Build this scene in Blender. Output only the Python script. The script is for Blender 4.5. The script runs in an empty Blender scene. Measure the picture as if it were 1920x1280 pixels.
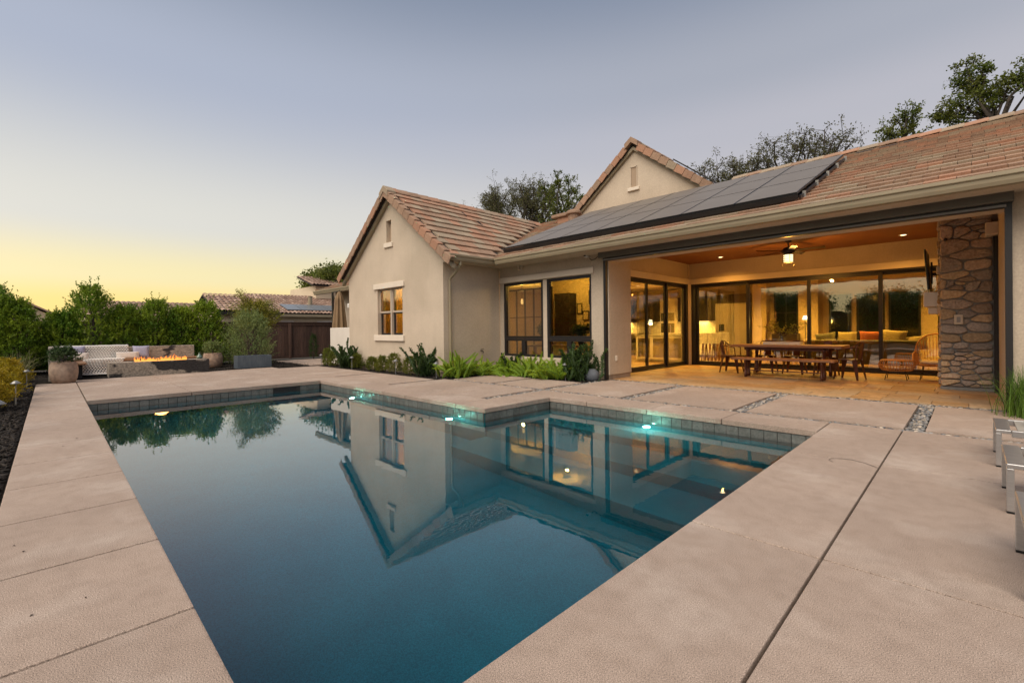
import bpy, bmesh, math, random
import numpy as np
from mathutils import Vector, Matrix, Euler
R = math.radians
rng = np.random.default_rng(7)
rnd = random.Random(11)
sc = bpy.context.scene
COL = sc.collection

# ------------------------------------------------------------------ camera
cd = bpy.data.cameras.new('camera')
cam = bpy.data.objects.new('camera', cd)
COL.objects.link(cam)
sc.camera = cam
cd.sensor_width = 36.0
cd.lens = 16.157
cd.shift_y = -19.18 / 1920
cd.clip_start = 0.05
cd.clip_end = 2500
_y, _p, _r = R(44.8946), R(-0.1957), R(-0.6267)
_f = Vector((-math.sin(_y) * math.cos(_p), math.cos(_y) * math.cos(_p), math.sin(_p)))
_x = Vector((math.cos(_y), math.sin(_y), 0))
_u = _x.cross(_f)
_x2 = math.cos(_r) * _x + math.sin(_r) * _u
_u2 = -math.sin(_r) * _x + math.cos(_r) * _u
CAM = Vector((0, 0, 1.2))
cam.matrix_world = Matrix(((_x2.x, _u2.x, -_f.x, CAM.x), (_x2.y, _u2.y, -_f.y, CAM.y),
                           (_x2.z, _u2.z, -_f.z, CAM.z), (0, 0, 0, 1)))

# ------------------------------------------------------------------ world: dusk sky
SUN_AZ = R(-112)      # azimuth of the sunset, clockwise from +Y
w = bpy.data.worlds.new('World')
sc.world = w
w.use_nodes = True
nt = w.node_tree
bg = nt.nodes['Background']
sky = nt.nodes.new('ShaderNodeTexSky')
sky.sky_type = 'NISHITA'
sky.sun_disc = False
sky.sun_elevation = R(1.0)
sky.sun_rotation = SUN_AZ
sky.dust_density = 1.5
sky.ozone_density = 2.0
tc = nt.nodes.new('ShaderNodeTexCoord')
sep = nt.nodes.new('ShaderNodeSeparateXYZ')
nt.links.new(tc.outputs['Generated'], sep.inputs[0])
def wramp(stops):
    n = nt.nodes.new('ShaderNodeValToRGB')
    n.color_ramp.interpolation = 'EASE'
    el = n.color_ramp.elements
    while len(el) < len(stops):
        el.new(0.5)
    for e, (p, c) in zip(el, stops):
        e.position = p
        e.color = (*c, 1)
    nt.links.new(sep.outputs['Z'], n.inputs[0])
    return n
ra = wramp([(0.0, (.90, .60, .13)), (.05, (.88, .665, .22)), (.10, (.80, .70, .39)), (.19, (.63, .62, .57)), (.43, (.36, .40, .495)), (.64, (.19, .23, .31))])
rb = wramp([(0.0, (.60, .52, .48)), (.10, (.57, .51, .49)), (.22, (.52, .49, .50)), (.36, (.425, .425, .475)), (.45, (.34, .36, .42)), (.62, (.185, .225, .31))])
dot = nt.nodes.new('ShaderNodeVectorMath'); dot.operation = 'DOT_PRODUCT'
nt.links.new(tc.outputs['Generated'], dot.inputs[0])
dot.inputs[1].default_value = (math.sin(SUN_AZ), math.cos(SUN_AZ), 0)
mr = nt.nodes.new('ShaderNodeMapRange'); mr.interpolation_type = 'SMOOTHSTEP'
mr.inputs['From Min'].default_value = -0.15
mr.inputs['From Max'].default_value = 0.95
nt.links.new(dot.outputs['Value'], mr.inputs[0])
mx = nt.nodes.new('ShaderNodeMix'); mx.data_type = 'RGBA'
nt.links.new(mr.outputs[0], mx.inputs[0])
nt.links.new(rb.outputs[0], mx.inputs[6])
nt.links.new(ra.outputs[0], mx.inputs[7])
hs = nt.nodes.new('ShaderNodeHueSaturation')
hs.inputs['Saturation'].default_value = 0.55
nt.links.new(sky.outputs[0], hs.inputs['Color'])
m2 = nt.nodes.new('ShaderNodeMix'); m2.data_type = 'RGBA'; m2.clamp_result = False
m2.inputs[0].default_value = 0.03
nt.links.new(mx.outputs[2], m2.inputs[6])
nt.links.new(hs.outputs[0], m2.inputs[7])
nt.links.new(m2.outputs[2], bg.inputs[0])
bg.inputs[1].default_value = 0.40

# ------------------------------------------------------------------ soft after-glow sun
sl = bpy.data.lights.new('sun', 'SUN')
sl.energy = 1.4
sl.angle = R(60)
sl.color = (1.0, .86, .70)
so = bpy.data.objects.new('sun', sl)
COL.objects.link(so)
_d = Vector((.14, -.62, .77))
so.rotation_euler = (-_d).to_track_quat('-Z', 'Y').to_euler()

vs = sc.view_settings
vs.view_transform = 'Standard'
vs.look = 'None'
vs.gamma = 1
vs.exposure = 1.55
sc.cycles.use_denoising = True
sc.cycles.max_bounces = 10
sc.cycles.transparent_max_bounces = 16
sc.cycles.sample_clamp_indirect = 6
sc.cycles.caustics_reflective = False
sc.cycles.caustics_refractive = True

# ------------------------------------------------------------------ mesh helpers
ROOT = {}
def tag(o, label, cat, group=None):
    o['label'] = label
    o['category'] = cat
    if group:
        o['group'] = group
    return o
def kind(o, k):
    o['kind'] = k
    return o
def thing(name, label, cat, loc=(0, 0, 0), group=None, rz=0):
    o = bpy.data.objects.new(name, None)
    o.empty_display_size = .1
    COL.objects.link(o)
    o.location = loc
    o.rotation_euler = (0, 0, rz)
    ROOT[o.name] = Vector(loc)
    return tag(o, label, cat, group)
def link(name, me, mat=None, parent=None):
    o = bpy.data.objects.new(name, me)
    if mat is not None and len(me.materials) == 0:
        me.materials.append(mat)
    COL.objects.link(o)
    if parent is not None:
        o.parent = parent
        if parent.name in ROOT and parent.parent is None:
            o.location = -ROOT[parent.name]
    return o
class MB:
    def __init__(s):
        s.v = []; s.f = []
    def add(s, v, f):
        n = len(s.v)
        s.v += [tuple(a) for a in v]
        s.f += [tuple(i + n for i in q) for q in f]
        return s
    def box(s, x0, x1, y0, y1, z0, z1):
        return s.add([(x0, y0, z0), (x1, y0, z0), (x1, y1, z0), (x0, y1, z0), (x0, y0, z1), (x1, y0, z1), (x1, y1, z1), (x0, y1, z1)],
                     [(0, 3, 2, 1), (4, 5, 6, 7), (0, 1, 5, 4), (1, 2, 6, 5), (2, 3, 7, 6), (3, 0, 4, 7)])
    def obox(s, c, size, rot=(0, 0, 0)):
        m = Euler(rot).to_matrix()
        h = [a / 2 for a in size]
        vs_ = [Vector(c) + m @ Vector((sx * h[0], sy * h[1], sz * h[2])) for sz in (-1, 1) for sx, sy in ((-1, -1), (1, -1), (1, 1), (-1, 1))]
        return s.add(vs_, [(0, 3, 2, 1), (4, 5, 6, 7), (0, 1, 5, 4), (1, 2, 6, 5), (2, 3, 7, 6), (3, 0, 4, 7)])
    def bar(s, a, b, wd, ht, up=(0, 0, 1)):
        a = Vector(a); b = Vector(b); d = (b - a).normalized()
        sd = d.cross(Vector(up))
        if sd.length < 1e-4:
            sd = d.cross(Vector((1, 0, 0)))
        sd.normalize(); u = sd.cross(d)
        q = [sx * sd * wd / 2 + sy * u * ht / 2 for sx, sy in ((-1, -1), (1, -1), (1, 1), (-1, 1))]
        return s.add([a + k for k in q] + [b + k for k in q], [(3, 2, 1, 0), (4, 5, 6, 7), (0, 1, 5, 4), (1, 2, 6, 5), (2, 3, 7, 6), (3, 0, 4, 7)])
    def prism(s, pts, axis, a, b):
        # pts: 2D polygon; axis 0: (y,z), 1: (x,z), 2: (x,y)
        def P(q, t):
            return {0: (t, q[0], q[1]), 1: (q[0], t, q[1]), 2: (q[0], q[1], t)}[axis]
        n = len(pts)
        vv = [P(q, a) for q in pts] + [P(q, b) for q in pts]
        ff = [tuple(range(n)), tuple(range(2 * n - 1, n - 1, -1))] + [(i, i + n, (i + 1) % n + n, (i + 1) % n) for i in range(n)]
        return s.add(vv, ff)
    def tube(s, pts, r, n=8, cap=True):
        pts = [Vector(q) for q in pts]
        k = len(pts)
        rs = list(r) if hasattr(r, '__len__') else [r] * k
        t0 = (pts[1] - pts[0]).normalized()
        ref = Vector((0, 0, 1)) if abs(t0.z) < .9 else Vector((1, 0, 0))
        sd = t0.cross(ref).normalized()
        vv = []
        for i, q in enumerate(pts):
            t = (pts[min(i + 1, k - 1)] - pts[max(i - 1, 0)])
            if t.length < 1e-9:
                t = t0
            t.normalize()
            sd = (sd - t * sd.dot(t))
            if sd.length < 1e-6:
                sd = t.cross(Vector((.3, .5, .8)))
            sd.normalize()
            b = t.cross(sd)
            vv += [q + rs[i] * (math.cos(6.28318 * j / n) * sd + math.sin(6.28318 * j / n) * b) for j in range(n)]
        ff = [(i * n + j, i * n + (j + 1) % n, (i + 1) * n + (j + 1) % n, (i + 1) * n + j) for i in range(k - 1) for j in range(n)]
        if cap:
            ff += [tuple(range(n - 1, -1, -1)), tuple((k - 1) * n + j for j in range(n))]
        return s.add(vv, ff)
    def lathe(s, prof, c=(0, 0, 0), n=20):
        vv = [(c[0] + r * math.cos(6.28318 * j / n), c[1] + r * math.sin(6.28318 * j / n), c[2] + z) for r, z in prof for j in range(n)]
        k = len(prof)
        ff = [(i * n + j, i * n + (j + 1) % n, (i + 1) * n + (j + 1) % n, (i + 1) * n + j) for i in range(k - 1) for j in range(n)]
        ff += [tuple(range(n - 1, -1, -1)), tuple((k - 1) * n + j for j in range(n))]
        return s.add(vv, ff)
    def mesh(s, name, bevel=0, seg=1, smooth=False):
        me = bpy.data.meshes.new(name)
        me.from_pydata([tuple(q) for q in s.v], [], s.f)
        bm = bmesh.new(); bm.from_mesh(me)
        bmesh.ops.recalc_face_normals(bm, faces=bm.faces)
        if bevel:
            es = [e for e in bm.edges if len(e.link_faces) == 2 and e.calc_face_angle(0) > .5]
            bmesh.ops.bevel(bm, geom=es, offset=bevel, segments=seg, affect='EDGES', profile=.6)
        bm.to_mesh(me); bm.free()
        if smooth:
            me.polygons.foreach_set('use_smooth', [True] * len(me.polygons))
        return me
    def build(s, name, mat, parent=None, bevel=0, seg=1, smooth=False):
        return link(name, s.mesh(name, bevel, seg, smooth), mat, parent)
def npmesh(name, V, F, smooth=False):
    me = bpy.data.meshes.new(name)
    V = np.asarray(V, np.float32); F = np.asarray(F, np.int32)
    k = F.shape[1]
    me.vertices.add(len(V)); me.vertices.foreach_set('co', V.ravel())
    me.loops.add(F.size); me.loops.foreach_set('vertex_index', F.ravel())
    me.polygons.add(len(F))
    me.polygons.foreach_set('loop_start', np.arange(0, F.size, k, dtype=np.int32))
    me.polygons.foreach_set('loop_total', np.full(len(F), k, np.int32))
    if smooth:
        me.polygons.foreach_set('use_smooth', np.ones(len(F), bool))
    me.update(calc_edges=True)
    return me
def copy_tree(o, parent=None):
    c = o.copy(); COL.objects.link(c)
    c.parent = parent
    for ch in list(o.children):
        copy_tree(ch, c)
    return c
def lamp(name, typ, loc, energy, color, parent=None, size=.05, **kw):
    l = bpy.data.lights.new(name, typ)
    l.energy = energy; l.color = color
    if typ == 'AREA':
        l.size = size
    else:
        l.shadow_soft_size = size
    for k, v in kw.items():
        setattr(l, k, v)
    o = bpy.data.objects.new(name, l)
    COL.objects.link(o)
    o.location = loc
    if parent is not None:
        o.parent = parent
        if parent.name in ROOT and parent.parent is None:
            o.location = Vector(loc) - ROOT[parent.name]
    return o

# ------------------------------------------------------------------ materials
def mat(name, c, c2=None, s=3.0, rough=.6, bump=0.0, bs=60.0, metal=0.0, rv=0.0, c3=None, speck=0.0, ss=150.0, spec=.5, stretch=None, contrast=(.35, .65), trans=0.0, isl=False, dist=.004, sub=None, sheen=0, c4=None, stain=0.0, det=4, drip=0.0):
    m = bpy.data.materials.new(name)
    m.use_nodes = True
    t = m.node_tree; N = t.nodes; L = t.links
    b = N['Principled BSDF']
    b.inputs['Roughness'].default_value = rough
    b.inputs['Metallic'].default_value = metal
    b.inputs['Specular IOR Level'].default_value = spec
    if sheen:
        b.inputs['Sheen Weight'].default_value = sheen
    geo = N.new('ShaderNodeNewGeometry')
    vec = geo.outputs['Position']
    if stretch:
        mp = N.new('ShaderNodeMapping')
        mp.inputs['Scale'].default_value = stretch
        L.new(vec, mp.inputs[0]); vec = mp.outputs[0]
    def noise(sc_, det=4, v=None):
        n = N.new('ShaderNodeTexNoise')
        n.inputs['Scale'].default_value = sc_
        n.inputs['Detail'].default_value = det
        L.new(v or vec, n.inputs['Vector'])
        return n.outputs['Fac']
    def ramp(v, a, bb):
        n = N.new('ShaderNodeMapRange')
        n.inputs['From Min'].default_value = a
        n.inputs['From Max'].default_value = bb
        L.new(v, n.inputs[0])
        return n.outputs[0]
    def mix(f, a, bb, typ='MIX'):
        n = N.new('ShaderNodeMix'); n.data_type = 'RGBA'; n.blend_type = typ
        if isinstance(f, float):
            n.inputs[0].default_value = f
        else:
            L.new(f, n.inputs[0])
        for i, q in ((6, a), (7, bb)):
            if isinstance(q, tuple):
                n.inputs[i].default_value = (*q, 1)
            else:
                L.new(q, n.inputs[i])
        return n.outputs[2]
    colr = c
    if c2:
        colr = mix(ramp(noise(s, det), *contrast), c, c2)
    if rv or c3:
        if isl:
            ro = geo.outputs['Random Per Island']
        else:
            oi = N.new('ShaderNodeObjectInfo'); ro = oi.outputs['Random']
        if c3:
            colr = mix(ramp(ro, .45, .75), colr, c3)
        if c4:
            q = N.new('ShaderNodeMath'); q.operation = 'FRACT'
            q0 = N.new('ShaderNodeMath'); q0.operation = 'MULTIPLY'; q0.inputs[1].default_value = 7.31
            L.new(ro, q0.inputs[0]); L.new(q0.outputs[0], q.inputs[0])
            colr = mix(ramp(q.outputs[0], .6, .8), colr, c4)
        if rv:
            h = N.new('ShaderNodeHueSaturation')
            q = N.new('ShaderNodeMapRange')
            q.inputs['To Min'].default_value = 1 - rv
            q.inputs['To Max'].default_value = 1 + rv
            q1 = N.new('ShaderNodeMath'); q1.operation = 'FRACT'
            q2 = N.new('ShaderNodeMath'); q2.operation = 'MULTIPLY'; q2.inputs[1].default_value = 13.7
            L.new(ro, q2.inputs[0]); L.new(q2.outputs[0], q1.inputs[0]); L.new(q1.outputs[0], q.inputs[0])
            L.new(q.outputs[0], h.inputs['Value'])
            if isinstance(colr, tuple):
                h.inputs['Color'].default_value = (*colr, 1)
            else:
                L.new(colr, h.inputs['Color'])
            colr = h.outputs[0]
    if drip:
        md = N.new('ShaderNodeMapping'); md.inputs['Scale'].default_value = (5, 5, .45); L.new(geo.outputs['Position'], md.inputs[0])
        colr = mix(ramp(noise(1.4, 6, md.outputs[0]), .48, .80), colr, mix(drip, colr, (.20, .16, .12)))
    if stain:
        colr = mix(ramp(noise(1.3, 7), .50, .80), colr, mix(stain, colr, (.62, .55, .49)))
        colr = mix(ramp(noise(11, 5), .42, .75), colr, mix(.25, colr, (.17, .125, .095)))
    if speck:
        f = ramp(noise(ss, 2), .3, .7)
        colr = mix(speck, colr, mix(f, (0.0, 0.0, 0.0), (1.0, 1.0, 1.0)), 'OVERLAY')
    if isinstance(colr, tuple):
        b.inputs['Base Color'].default_value = (*colr, 1)
    else:
        L.new(colr, b.inputs['Base Color'])
    if bump:
        bn = N.new('ShaderNodeBump')
        bn.inputs['Strength'].default_value = bump
        bn.inputs['Distance'].default_value = dist
        L.new(noise(bs, 3), bn.inputs['Height'])
        L.new(bn.outputs[0], b.inputs['Normal'])
    if trans:
        tl = N.new('ShaderNodeBsdfTranslucent')
        if isinstance(colr, tuple):
            tl.inputs[0].default_value = (*colr, 1)
        else:
            L.new(colr, tl.inputs[0])
        ms = N.new('ShaderNodeMixShader'); ms.inputs[0].default_value = trans
        L.new(b.outputs[0], ms.inputs[1]); L.new(tl.outputs[0], ms.inputs[2])
        L.new(ms.outputs[0], N['Material Output'].inputs[0])
    return m
def emit(name, c, s):
    m = bpy.data.materials.new(name); m.use_nodes = True
    t = m.node_tree; t.nodes.clear()
    e = t.nodes.new('ShaderNodeEmission'); e.inputs[0].default_value = (*c, 1); e.inputs[1].default_value = s
    o = t.nodes.new('ShaderNodeOutputMaterial'); t.links.new(e.outputs[0], o.inputs[0])
    return m
def glass(name, tint, refl):
    m = bpy.data.materials.new(name); m.use_nodes = True
    t = m.node_tree; N = t.nodes; N.clear(); L = t.links
    tr = N.new('ShaderNodeBsdfTransparent'); tr.inputs[0].default_value = (*tint, 1)
    gl = N.new('ShaderNodeBsdfGlossy'); gl.inputs['Roughness'].default_value = 0.0
    lw = N.new('ShaderNodeLayerWeight'); lw.inputs[0].default_value = .5
    pw = N.new('ShaderNodeMath'); pw.operation = 'POWER'; pw.inputs[1].default_value = 5
    L.new(lw.outputs['Facing'], pw.inputs[0])
    mr_ = N.new('ShaderNodeMapRange'); mr_.inputs['To Min'].default_value = refl; L.new(pw.outputs[0], mr_.inputs[0])
    no = N.new('ShaderNodeTexNoise'); no.inputs['Scale'].default_value = 1.6; no.inputs['Detail'].default_value = 1
    ge = N.new('ShaderNodeNewGeometry'); L.new(ge.outputs['Position'], no.inputs['Vector'])
    bp = N.new('ShaderNodeBump'); bp.inputs['Strength'].default_value = .12; bp.inputs['Distance'].default_value = .02
    L.new(no.outputs['Fac'], bp.inputs['Height']); L.new(bp.outputs[0], gl.inputs['Normal'])
    ms = N.new('ShaderNodeMixShader'); L.new(mr_.outputs[0], ms.inputs[0]); L.new(tr.outputs[0], ms.inputs[1]); L.new(gl.outputs[0], ms.inputs[2])
    o = N.new('ShaderNodeOutputMaterial'); L.new(ms.outputs[0], o.inputs[0])
    return m

STUCCO = mat('stucco', (.56, .475, .375), (.48, .405, .315), s=.9, rough=.9, bump=.6, bs=70, speck=.10, ss=45, drip=.07, spec=.2)
STUCCO_D = mat('stucco_trim', (.70, .63, .53), (.66, .58, .48), s=2, rough=.85, bump=.25, bs=110, spec=.25)
WHITEWALL = mat('white_stucco', (.68, .64, .58), (.62, .58, .52), s=1.5, rough=.9, bump=.3, bs=90, spec=.2)
BRONZE = mat('dark_bronze_metal', (.028, .026, .026), rough=.38, metal=.3)
BRONZE2 = mat('bronze_screen_box', (.135, .13, .115), (.12, .115, .10), s=4, rough=.45, metal=.2)
TAUPE = mat('taupe_paint', (.30, .25, .165), (.27, .225, .15), s=2, rough=.45, spec=.5)
CONC = mat('sand_concrete', (.385, .303, .248), (.325, .254, .208), s=1.1, rough=.85, bump=0, speck=.62, ss=240, stain=.42, rv=.035, spec=.25, contrast=(.3, .72))
CONC_E = CONC
TILE = mat('roof_tile', (.32, .215, .15), (.26, .17, .118), s=9, rough=.85, bump=.3, bs=60, rv=.10, c3=(.365, .205, .135), c4=(.32, .255, .185), speck=.15, ss=50, spec=.25)
TILE_I = mat('roof_tile_field', (.32, .215, .15), (.26, .17, .118), s=9, rough=.85, bump=.3, bs=60, rv=.10, c3=(.365, .205, .135), c4=(.32, .255, .185), speck=.15, ss=50, isl=True, spec=.25)
UNDER = mat('roof_underlay', (.05, .04, .035), rough=.95)
PANELM = mat('solar_cells', (.145, .125, .105), (.155, .135, .115), s=2, rough=.5, spec=.8, speck=.1, ss=60)
BLACK = mat('black_frame', (.012, .012, .013), rough=.4)
GLASS = glass('window_glass', (.88, .89, .84), .25)
GLASS_B = glass('coated_glass', (.72, .75, .70), .24)
TRAV = mat('travertine', (.50, .30, .135), (.33, .195, .09), s=2.5, rough=.55, bump=.15, bs=40, rv=.16, stretch=(1, 3.5, 1), c3=(.40, .29, .18), contrast=(.38, .58), speck=.3, ss=14)
PLASTER = mat('pool_plaster', (.010, .19, .235), (.008, .16, .20), s=2, rough=.9, speck=.3, ss=130, spec=.1)
POOLTILE = mat('waterline_tile', (.155, .16, .15), (.11, .118, .11), s=9, rough=.35, rv=.12, bump=.2, bs=40, speck=.2, ss=40)
GROUT = mat('grout', (.045, .045, .042), rough=.9)
MULCH = mat('black_mulch', (.012, .010, .009), (.026, .022, .018), s=30, rough=.95, bump=1, bs=70, dist=.03, spec=.2)
CHIP = mat('mulch_chip', (.014, .012, .011), (.035, .028, .022), s=30, rough=.9, rv=.6, isl=True, spec=.3)
SOIL = mat('soil', (.05, .042, .03), (.035, .03, .022), s=3, rough=.95, bump=.6, bs=30, dist=.02)
PEB = mat('pebble', (.22, .22, .22), rough=.5, rv=.55, isl=True, c3=(.09, .10, .115), c4=(.38, .33, .27))
FENCE = mat('stained_fence', (.095, .052, .038), (.065, .036, .027), s=4, rough=.75, rv=.32, stretch=(6, 6, .6), bump=.3, bs=30)
WOODF = mat('weathered_board_concrete', (.30, .265, .225), (.23, .205, .18), s=5, rough=.9, bump=.6, bs=26, stretch=(6, 1, 6), speck=.3, ss=24)
CEIL = mat('stained_ceiling', (.25, .095, .032), (.21, .08, .027), s=3, rough=.6)
TEAK = mat('teak', (.36, .175, .085), (.27, .125, .06), s=4, rough=.5, stretch=(.7, 6, 6), bump=.15, bs=20)
TEAKY = mat('teak_y', (.30, .16, .085), (.22, .115, .06), s=4, rough=.6, stretch=(6, .7, 6), bump=.15, bs=20)
RUST = mat('brown_metal', (.125, .048, .030), (.09, .034, .022), s=12, rough=.42, metal=.35)
RATTAN = mat('rattan', (.58, .265, .075), (.46, .20, .055), s=30, rough=.5, bump=.3, bs=80)
ALU = mat('brushed_aluminium', (.56, .56, .56), (.50, .50, .50), s=14, rough=.34, metal=.85, stretch=(1, 1, 8))
SLING = mat('sling_fabric', (.33, .31, .27), rough=.8, bump=.4, bs=250)
WHITE = mat('white_paint', (.74, .72, .68), rough=.5)
CREAM = mat('cream_paint', (.64, .48, .25), (.61, .46, .24), s=1, rough=.8)
OAKF = mat('oak_floor', (.30, .17, .075), (.22, .125, .055), s=3, rough=.35, stretch=(.8, 7, 1), rv=.1)
DARKW = mat('espresso_cabinet', (.030, .019, .012), (.022, .014, .009), s=3, rough=.4, stretch=(5, 5, .7))
STEEL = mat('stainless', (.55, .52, .47), (.48, .45, .41), s=10, rough=.28, metal=.9, stretch=(8, 8, .4))
SOFAM = mat('olive_upholstery', (.20, .18, .085), (.17, .155, .07), s=8, rough=.9, bump=.3, bs=150, sheen=.2)
CUSH = mat('mustard_cushion', (.52, .40, .17), (.46, .35, .14), s=8, rough=.9, bump=.3, bs=120)
RUSTC = mat('terracotta_cushion', (.45, .12, .04), rough=.9)
LINEN = mat('linen', (.60, .55, .50), (.54, .49, .45), s=14, rough=.95, bump=.4, bs=160)
LAV = mat('lavender_cloth', (.33, .33, .44), (.29, .29, .40), s=14, rough=.95, bump=.4, bs=160)
YARN = mat('white_yarn', (.72, .70, .67), (.62, .60, .57), s=40, rough=.95, bump=.6, bs=120)
POT = mat('clay_pot', (.36, .275, .215), (.27, .185, .135), s=3.5, rough=.85, bump=.4, bs=35, speck=.25, ss=12)
ZINC = mat('zinc', (.115, .145, .175), (.085, .11, .14), s=7, rough=.5, metal=.35, stretch=(2, 2, .5))
MORTAR = mat('mortar', (.30, .30, .29), (.25, .25, .245), s=20, rough=.95, bump=.5, bs=70)
STONE = mat('ledge_stone', (.50, .39, .30), (.39, .30, .23), s=11, rough=.85, bump=.8, bs=32, rv=.30, c3=(.36, .32, .29), c4=(.52, .39, .25), dist=.016, speck=.2, ss=30)
CHAR = mat('charred_concrete', (.018, .017, .018), rough=.8, bump=.5, bs=30)
CANVAS = mat('tan_canvas', (.25, .165, .09), (.21, .14, .075), s=6, rough=.85, bump=.2, bs=60)
BARK = mat('bark', (.075, .062, .048), (.045, .037, .03), s=8, rough=.95, bump=.8, bs=25, dist=.02)
def leafm(name, a, b_, t=.35, rv=.45):
    return mat(name, a, b_, s=1.7, rough=.55, rv=rv, isl=True, trans=t, spec=.35)
L_HEDGE = leafm('hedge_leaf', (.10, .20, .018), (.25, .34, .028), .42)
L_OLIVE = leafm('olive_leaf', (.16, .23, .075), (.24, .29, .10))
L_OLIVE2 = leafm('pittosporum_leaf', (.20, .22, .035), (.30, .27, .03))
L_BOX = leafm('boxwood_leaf', (.11, .155, .02), (.19, .20, .03))
L_DARK = leafm('dark_privet_leaf', (.035, .075, .018), (.06, .11, .025))
L_FERN = leafm('foxtail_needle', (.24, .38, .022), (.36, .46, .03))
L_GOLD = leafm('gold_leaf', (.30, .25, .010), (.40, .28, .012))
L_GRASS = leafm('grass_blade', (.09, .19, .025), (.15, .25, .04))
L_FLAX = leafm('flax_blade', (.16, .17, .07), (.24, .22, .11))
L_OAK = leafm('oak_leaf', (.10, .145, .022), (.17, .185, .035), .5)
L_OAK2 = leafm('oak_leaf_sparse', (.095, .105, .04), (.14, .135, .05), .4)
L_POT = leafm('pot_leaf', (.045, .085, .03), (.08, .12, .045))
# ================================================================== SETTING
g = MB()
hx0, hx1, hy0, hy1 = -11.6, -1.0, .2, 6.5
B = 600
for x0, x1, y0, y1 in ((-B, hx0, -B, B), (hx1, B, -B, B), (hx0, hx1, -B, hy0), (hx0, hx1, hy1, B)):
    g.add([(x0, y0, -.055), (x1, y0, -.055), (x1, y1, -.055), (x0, y1, -.055)], [(0, 1, 2, 3)])
ground = kind(g.build('ground', SOIL), 'structure')

bed = MB()
for x0, x1, y0, y1, z in ((-22.0, -.6, -6.0, -.285, -.03), (-21.9, -16.9, -.28, 7.3, -.034), (-16.3, -9.12, 6.66, 7.3, -.02), (-9.8, -9.1, 7.3, 9.32, -.02), (-9.1, -6.15, 8.42, 9.32, -.02), (.38, 4, 8.75, 9.32, -.02)):
    nx, ny = max(2, int((x1 - x0) / .12)), max(2, int((y1 - y0) / .12))
    X, Y = np.meshgrid(np.linspace(x0, x1, nx + 1), np.linspace(y0, y1, ny + 1))
    Z = z + rng.normal(0, .008, X.shape)
    idx = np.arange((nx + 1) * (ny + 1)).reshape(ny + 1, nx + 1)
    bed.add(np.stack([X, Y, Z], -1).reshape(-1, 3).tolist(), np.stack([idx[:-1, :-1], idx[:-1, 1:], idx[1:, 1:], idx[1:, :-1]], -1).reshape(-1, 4).tolist())
me = bpy.data.meshes.new('planting_bed'); me.from_pydata(bed.v, [], bed.f)
kind(link('planting_bed', me, MULCH), 'structure')

def scatter_boxes(rects, size, jit, z0):
    c = []
    for x0, x1, y0, y1, n in rects:
        c.append(np.stack([rng.uniform(x0, x1, n), rng.uniform(y0, y1, n), np.full(n, z0)], 1))
    c = np.concatenate(c); n = len(c)
    base = np.array([[sx, sy, sz] for sz in (-.5, .5) for sx, sy in ((-.5, -.5), (.5, -.5), (.5, .5), (-.5, .5))])
    s = np.array(size) * rng.uniform(.5, 1.5, (n, 3))
    a = rng.uniform(0, 6.28, n); t = rng.normal(0, jit, n); r2 = rng.normal(0, jit, n)
    P = base[None] * s[:, None]
    def rot(P, ax, an):
        i, j = [(1, 2), (2, 0), (0, 1)][ax]
        co, si = np.cos(an)[:, None], np.sin(an)[:, None]
        Q = P.copy(); Q[..., i] = P[..., i] * co - P[..., j] * si; Q[..., j] = P[..., i] * si + P[..., j] * co
        return Q
    P = rot(rot(rot(P, 0, t), 1, r2), 2, a) + c[:, None]
    F = np.array([(0, 3, 2, 1), (4, 5, 6, 7), (0, 1, 5, 4), (1, 2, 6, 5), (2, 3, 7, 6), (3, 0, 4, 7)])
    return P.reshape(-1, 3), (F[None] + 8 * np.arange(n)[:, None, None]).reshape(-1, 4)
V, F = scatter_boxes([(-8, -1.5, -1.2, -.30, 5000), (-16, -8, -1.5, -.30, 4500), (-21.5, -18.9, -.8, 7, 2500), (-18.9, -17.1, 3.7, 7, 2200), (-16.3, -9.2, 6.68, 7.2, 2200), (-9.7, -9.12, 7.2, 9.2, 500), (-9.1, -6.2, 8.45, 9.2, 1200), (.4, 1.5, 8.8, 9.25, 300)], (.055, .018, .010), .35, -.015)
o = link('mulch_chips', npmesh('mulch_chips', V, F), CHIP); kind(o, 'stuff')
tag(o, 'loose black bark mulch covering the planting beds', 'mulch')

# ---------------------------------------------------------------- pool
PO = [(-11.35, .40), (-1.20, .40), (-1.20, 6.24), (-5.29, 6.24), (-5.29, 4.70), (-11.35, 4.70)]
WZ = -.180
b_ = MB()
n = len(PO)
b_.add([(x, y, -.072) for x, y in PO] + [(x, y, -1.65) for x, y in PO], [(i, (i + 1) % n, (i + 1) % n + n, i + n) for i in range(n)] + [tuple(range(n, 2 * n))])
basin = kind(b_.build('pool_basin', PLASTER), 'structure')
MB().box(-5.28, -1.53, 5.42, 6.235, -1.64, -.52).build('step', PLASTER, basin, bevel=.02, seg=2)
MB().box(-5.28, -1.53, 4.72, 5.417, -1.64, -.86).build('step', PLASTER, basin, bevel=.02, seg=2)
MB().box(-5.28, -1.53, 4.02, 4.717, -1.64, -1.20).build('step', PLASTER, basin, bevel=.02, seg=2)
MB().box(-1.527, -1.205, .41, 5.3, -1.64, -.50).build('bench_ledge', PLASTER, basin, bevel=.02, seg=2)
kind(MB().prism([(-11.42, .33), (-1.13, .33), (-1.13, 6.31), (-5.36, 6.31), (-5.36, 4.77), (-11.42, 4.77)], 2, -1.72, WZ).build('pool_water', None), 'structure')
wm = bpy.data.materials.new('pool_water'); wm.use_nodes = True
t = wm.node_tree; N = t.nodes; L = t.links
pb = N['Principled BSDF']
pb.inputs['Base Color'].default_value = (1, 1, 1, 1)
pb.inputs['Roughness'].default_value = 0.0
pb.inputs['IOR'].default_value = 1.333
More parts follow.
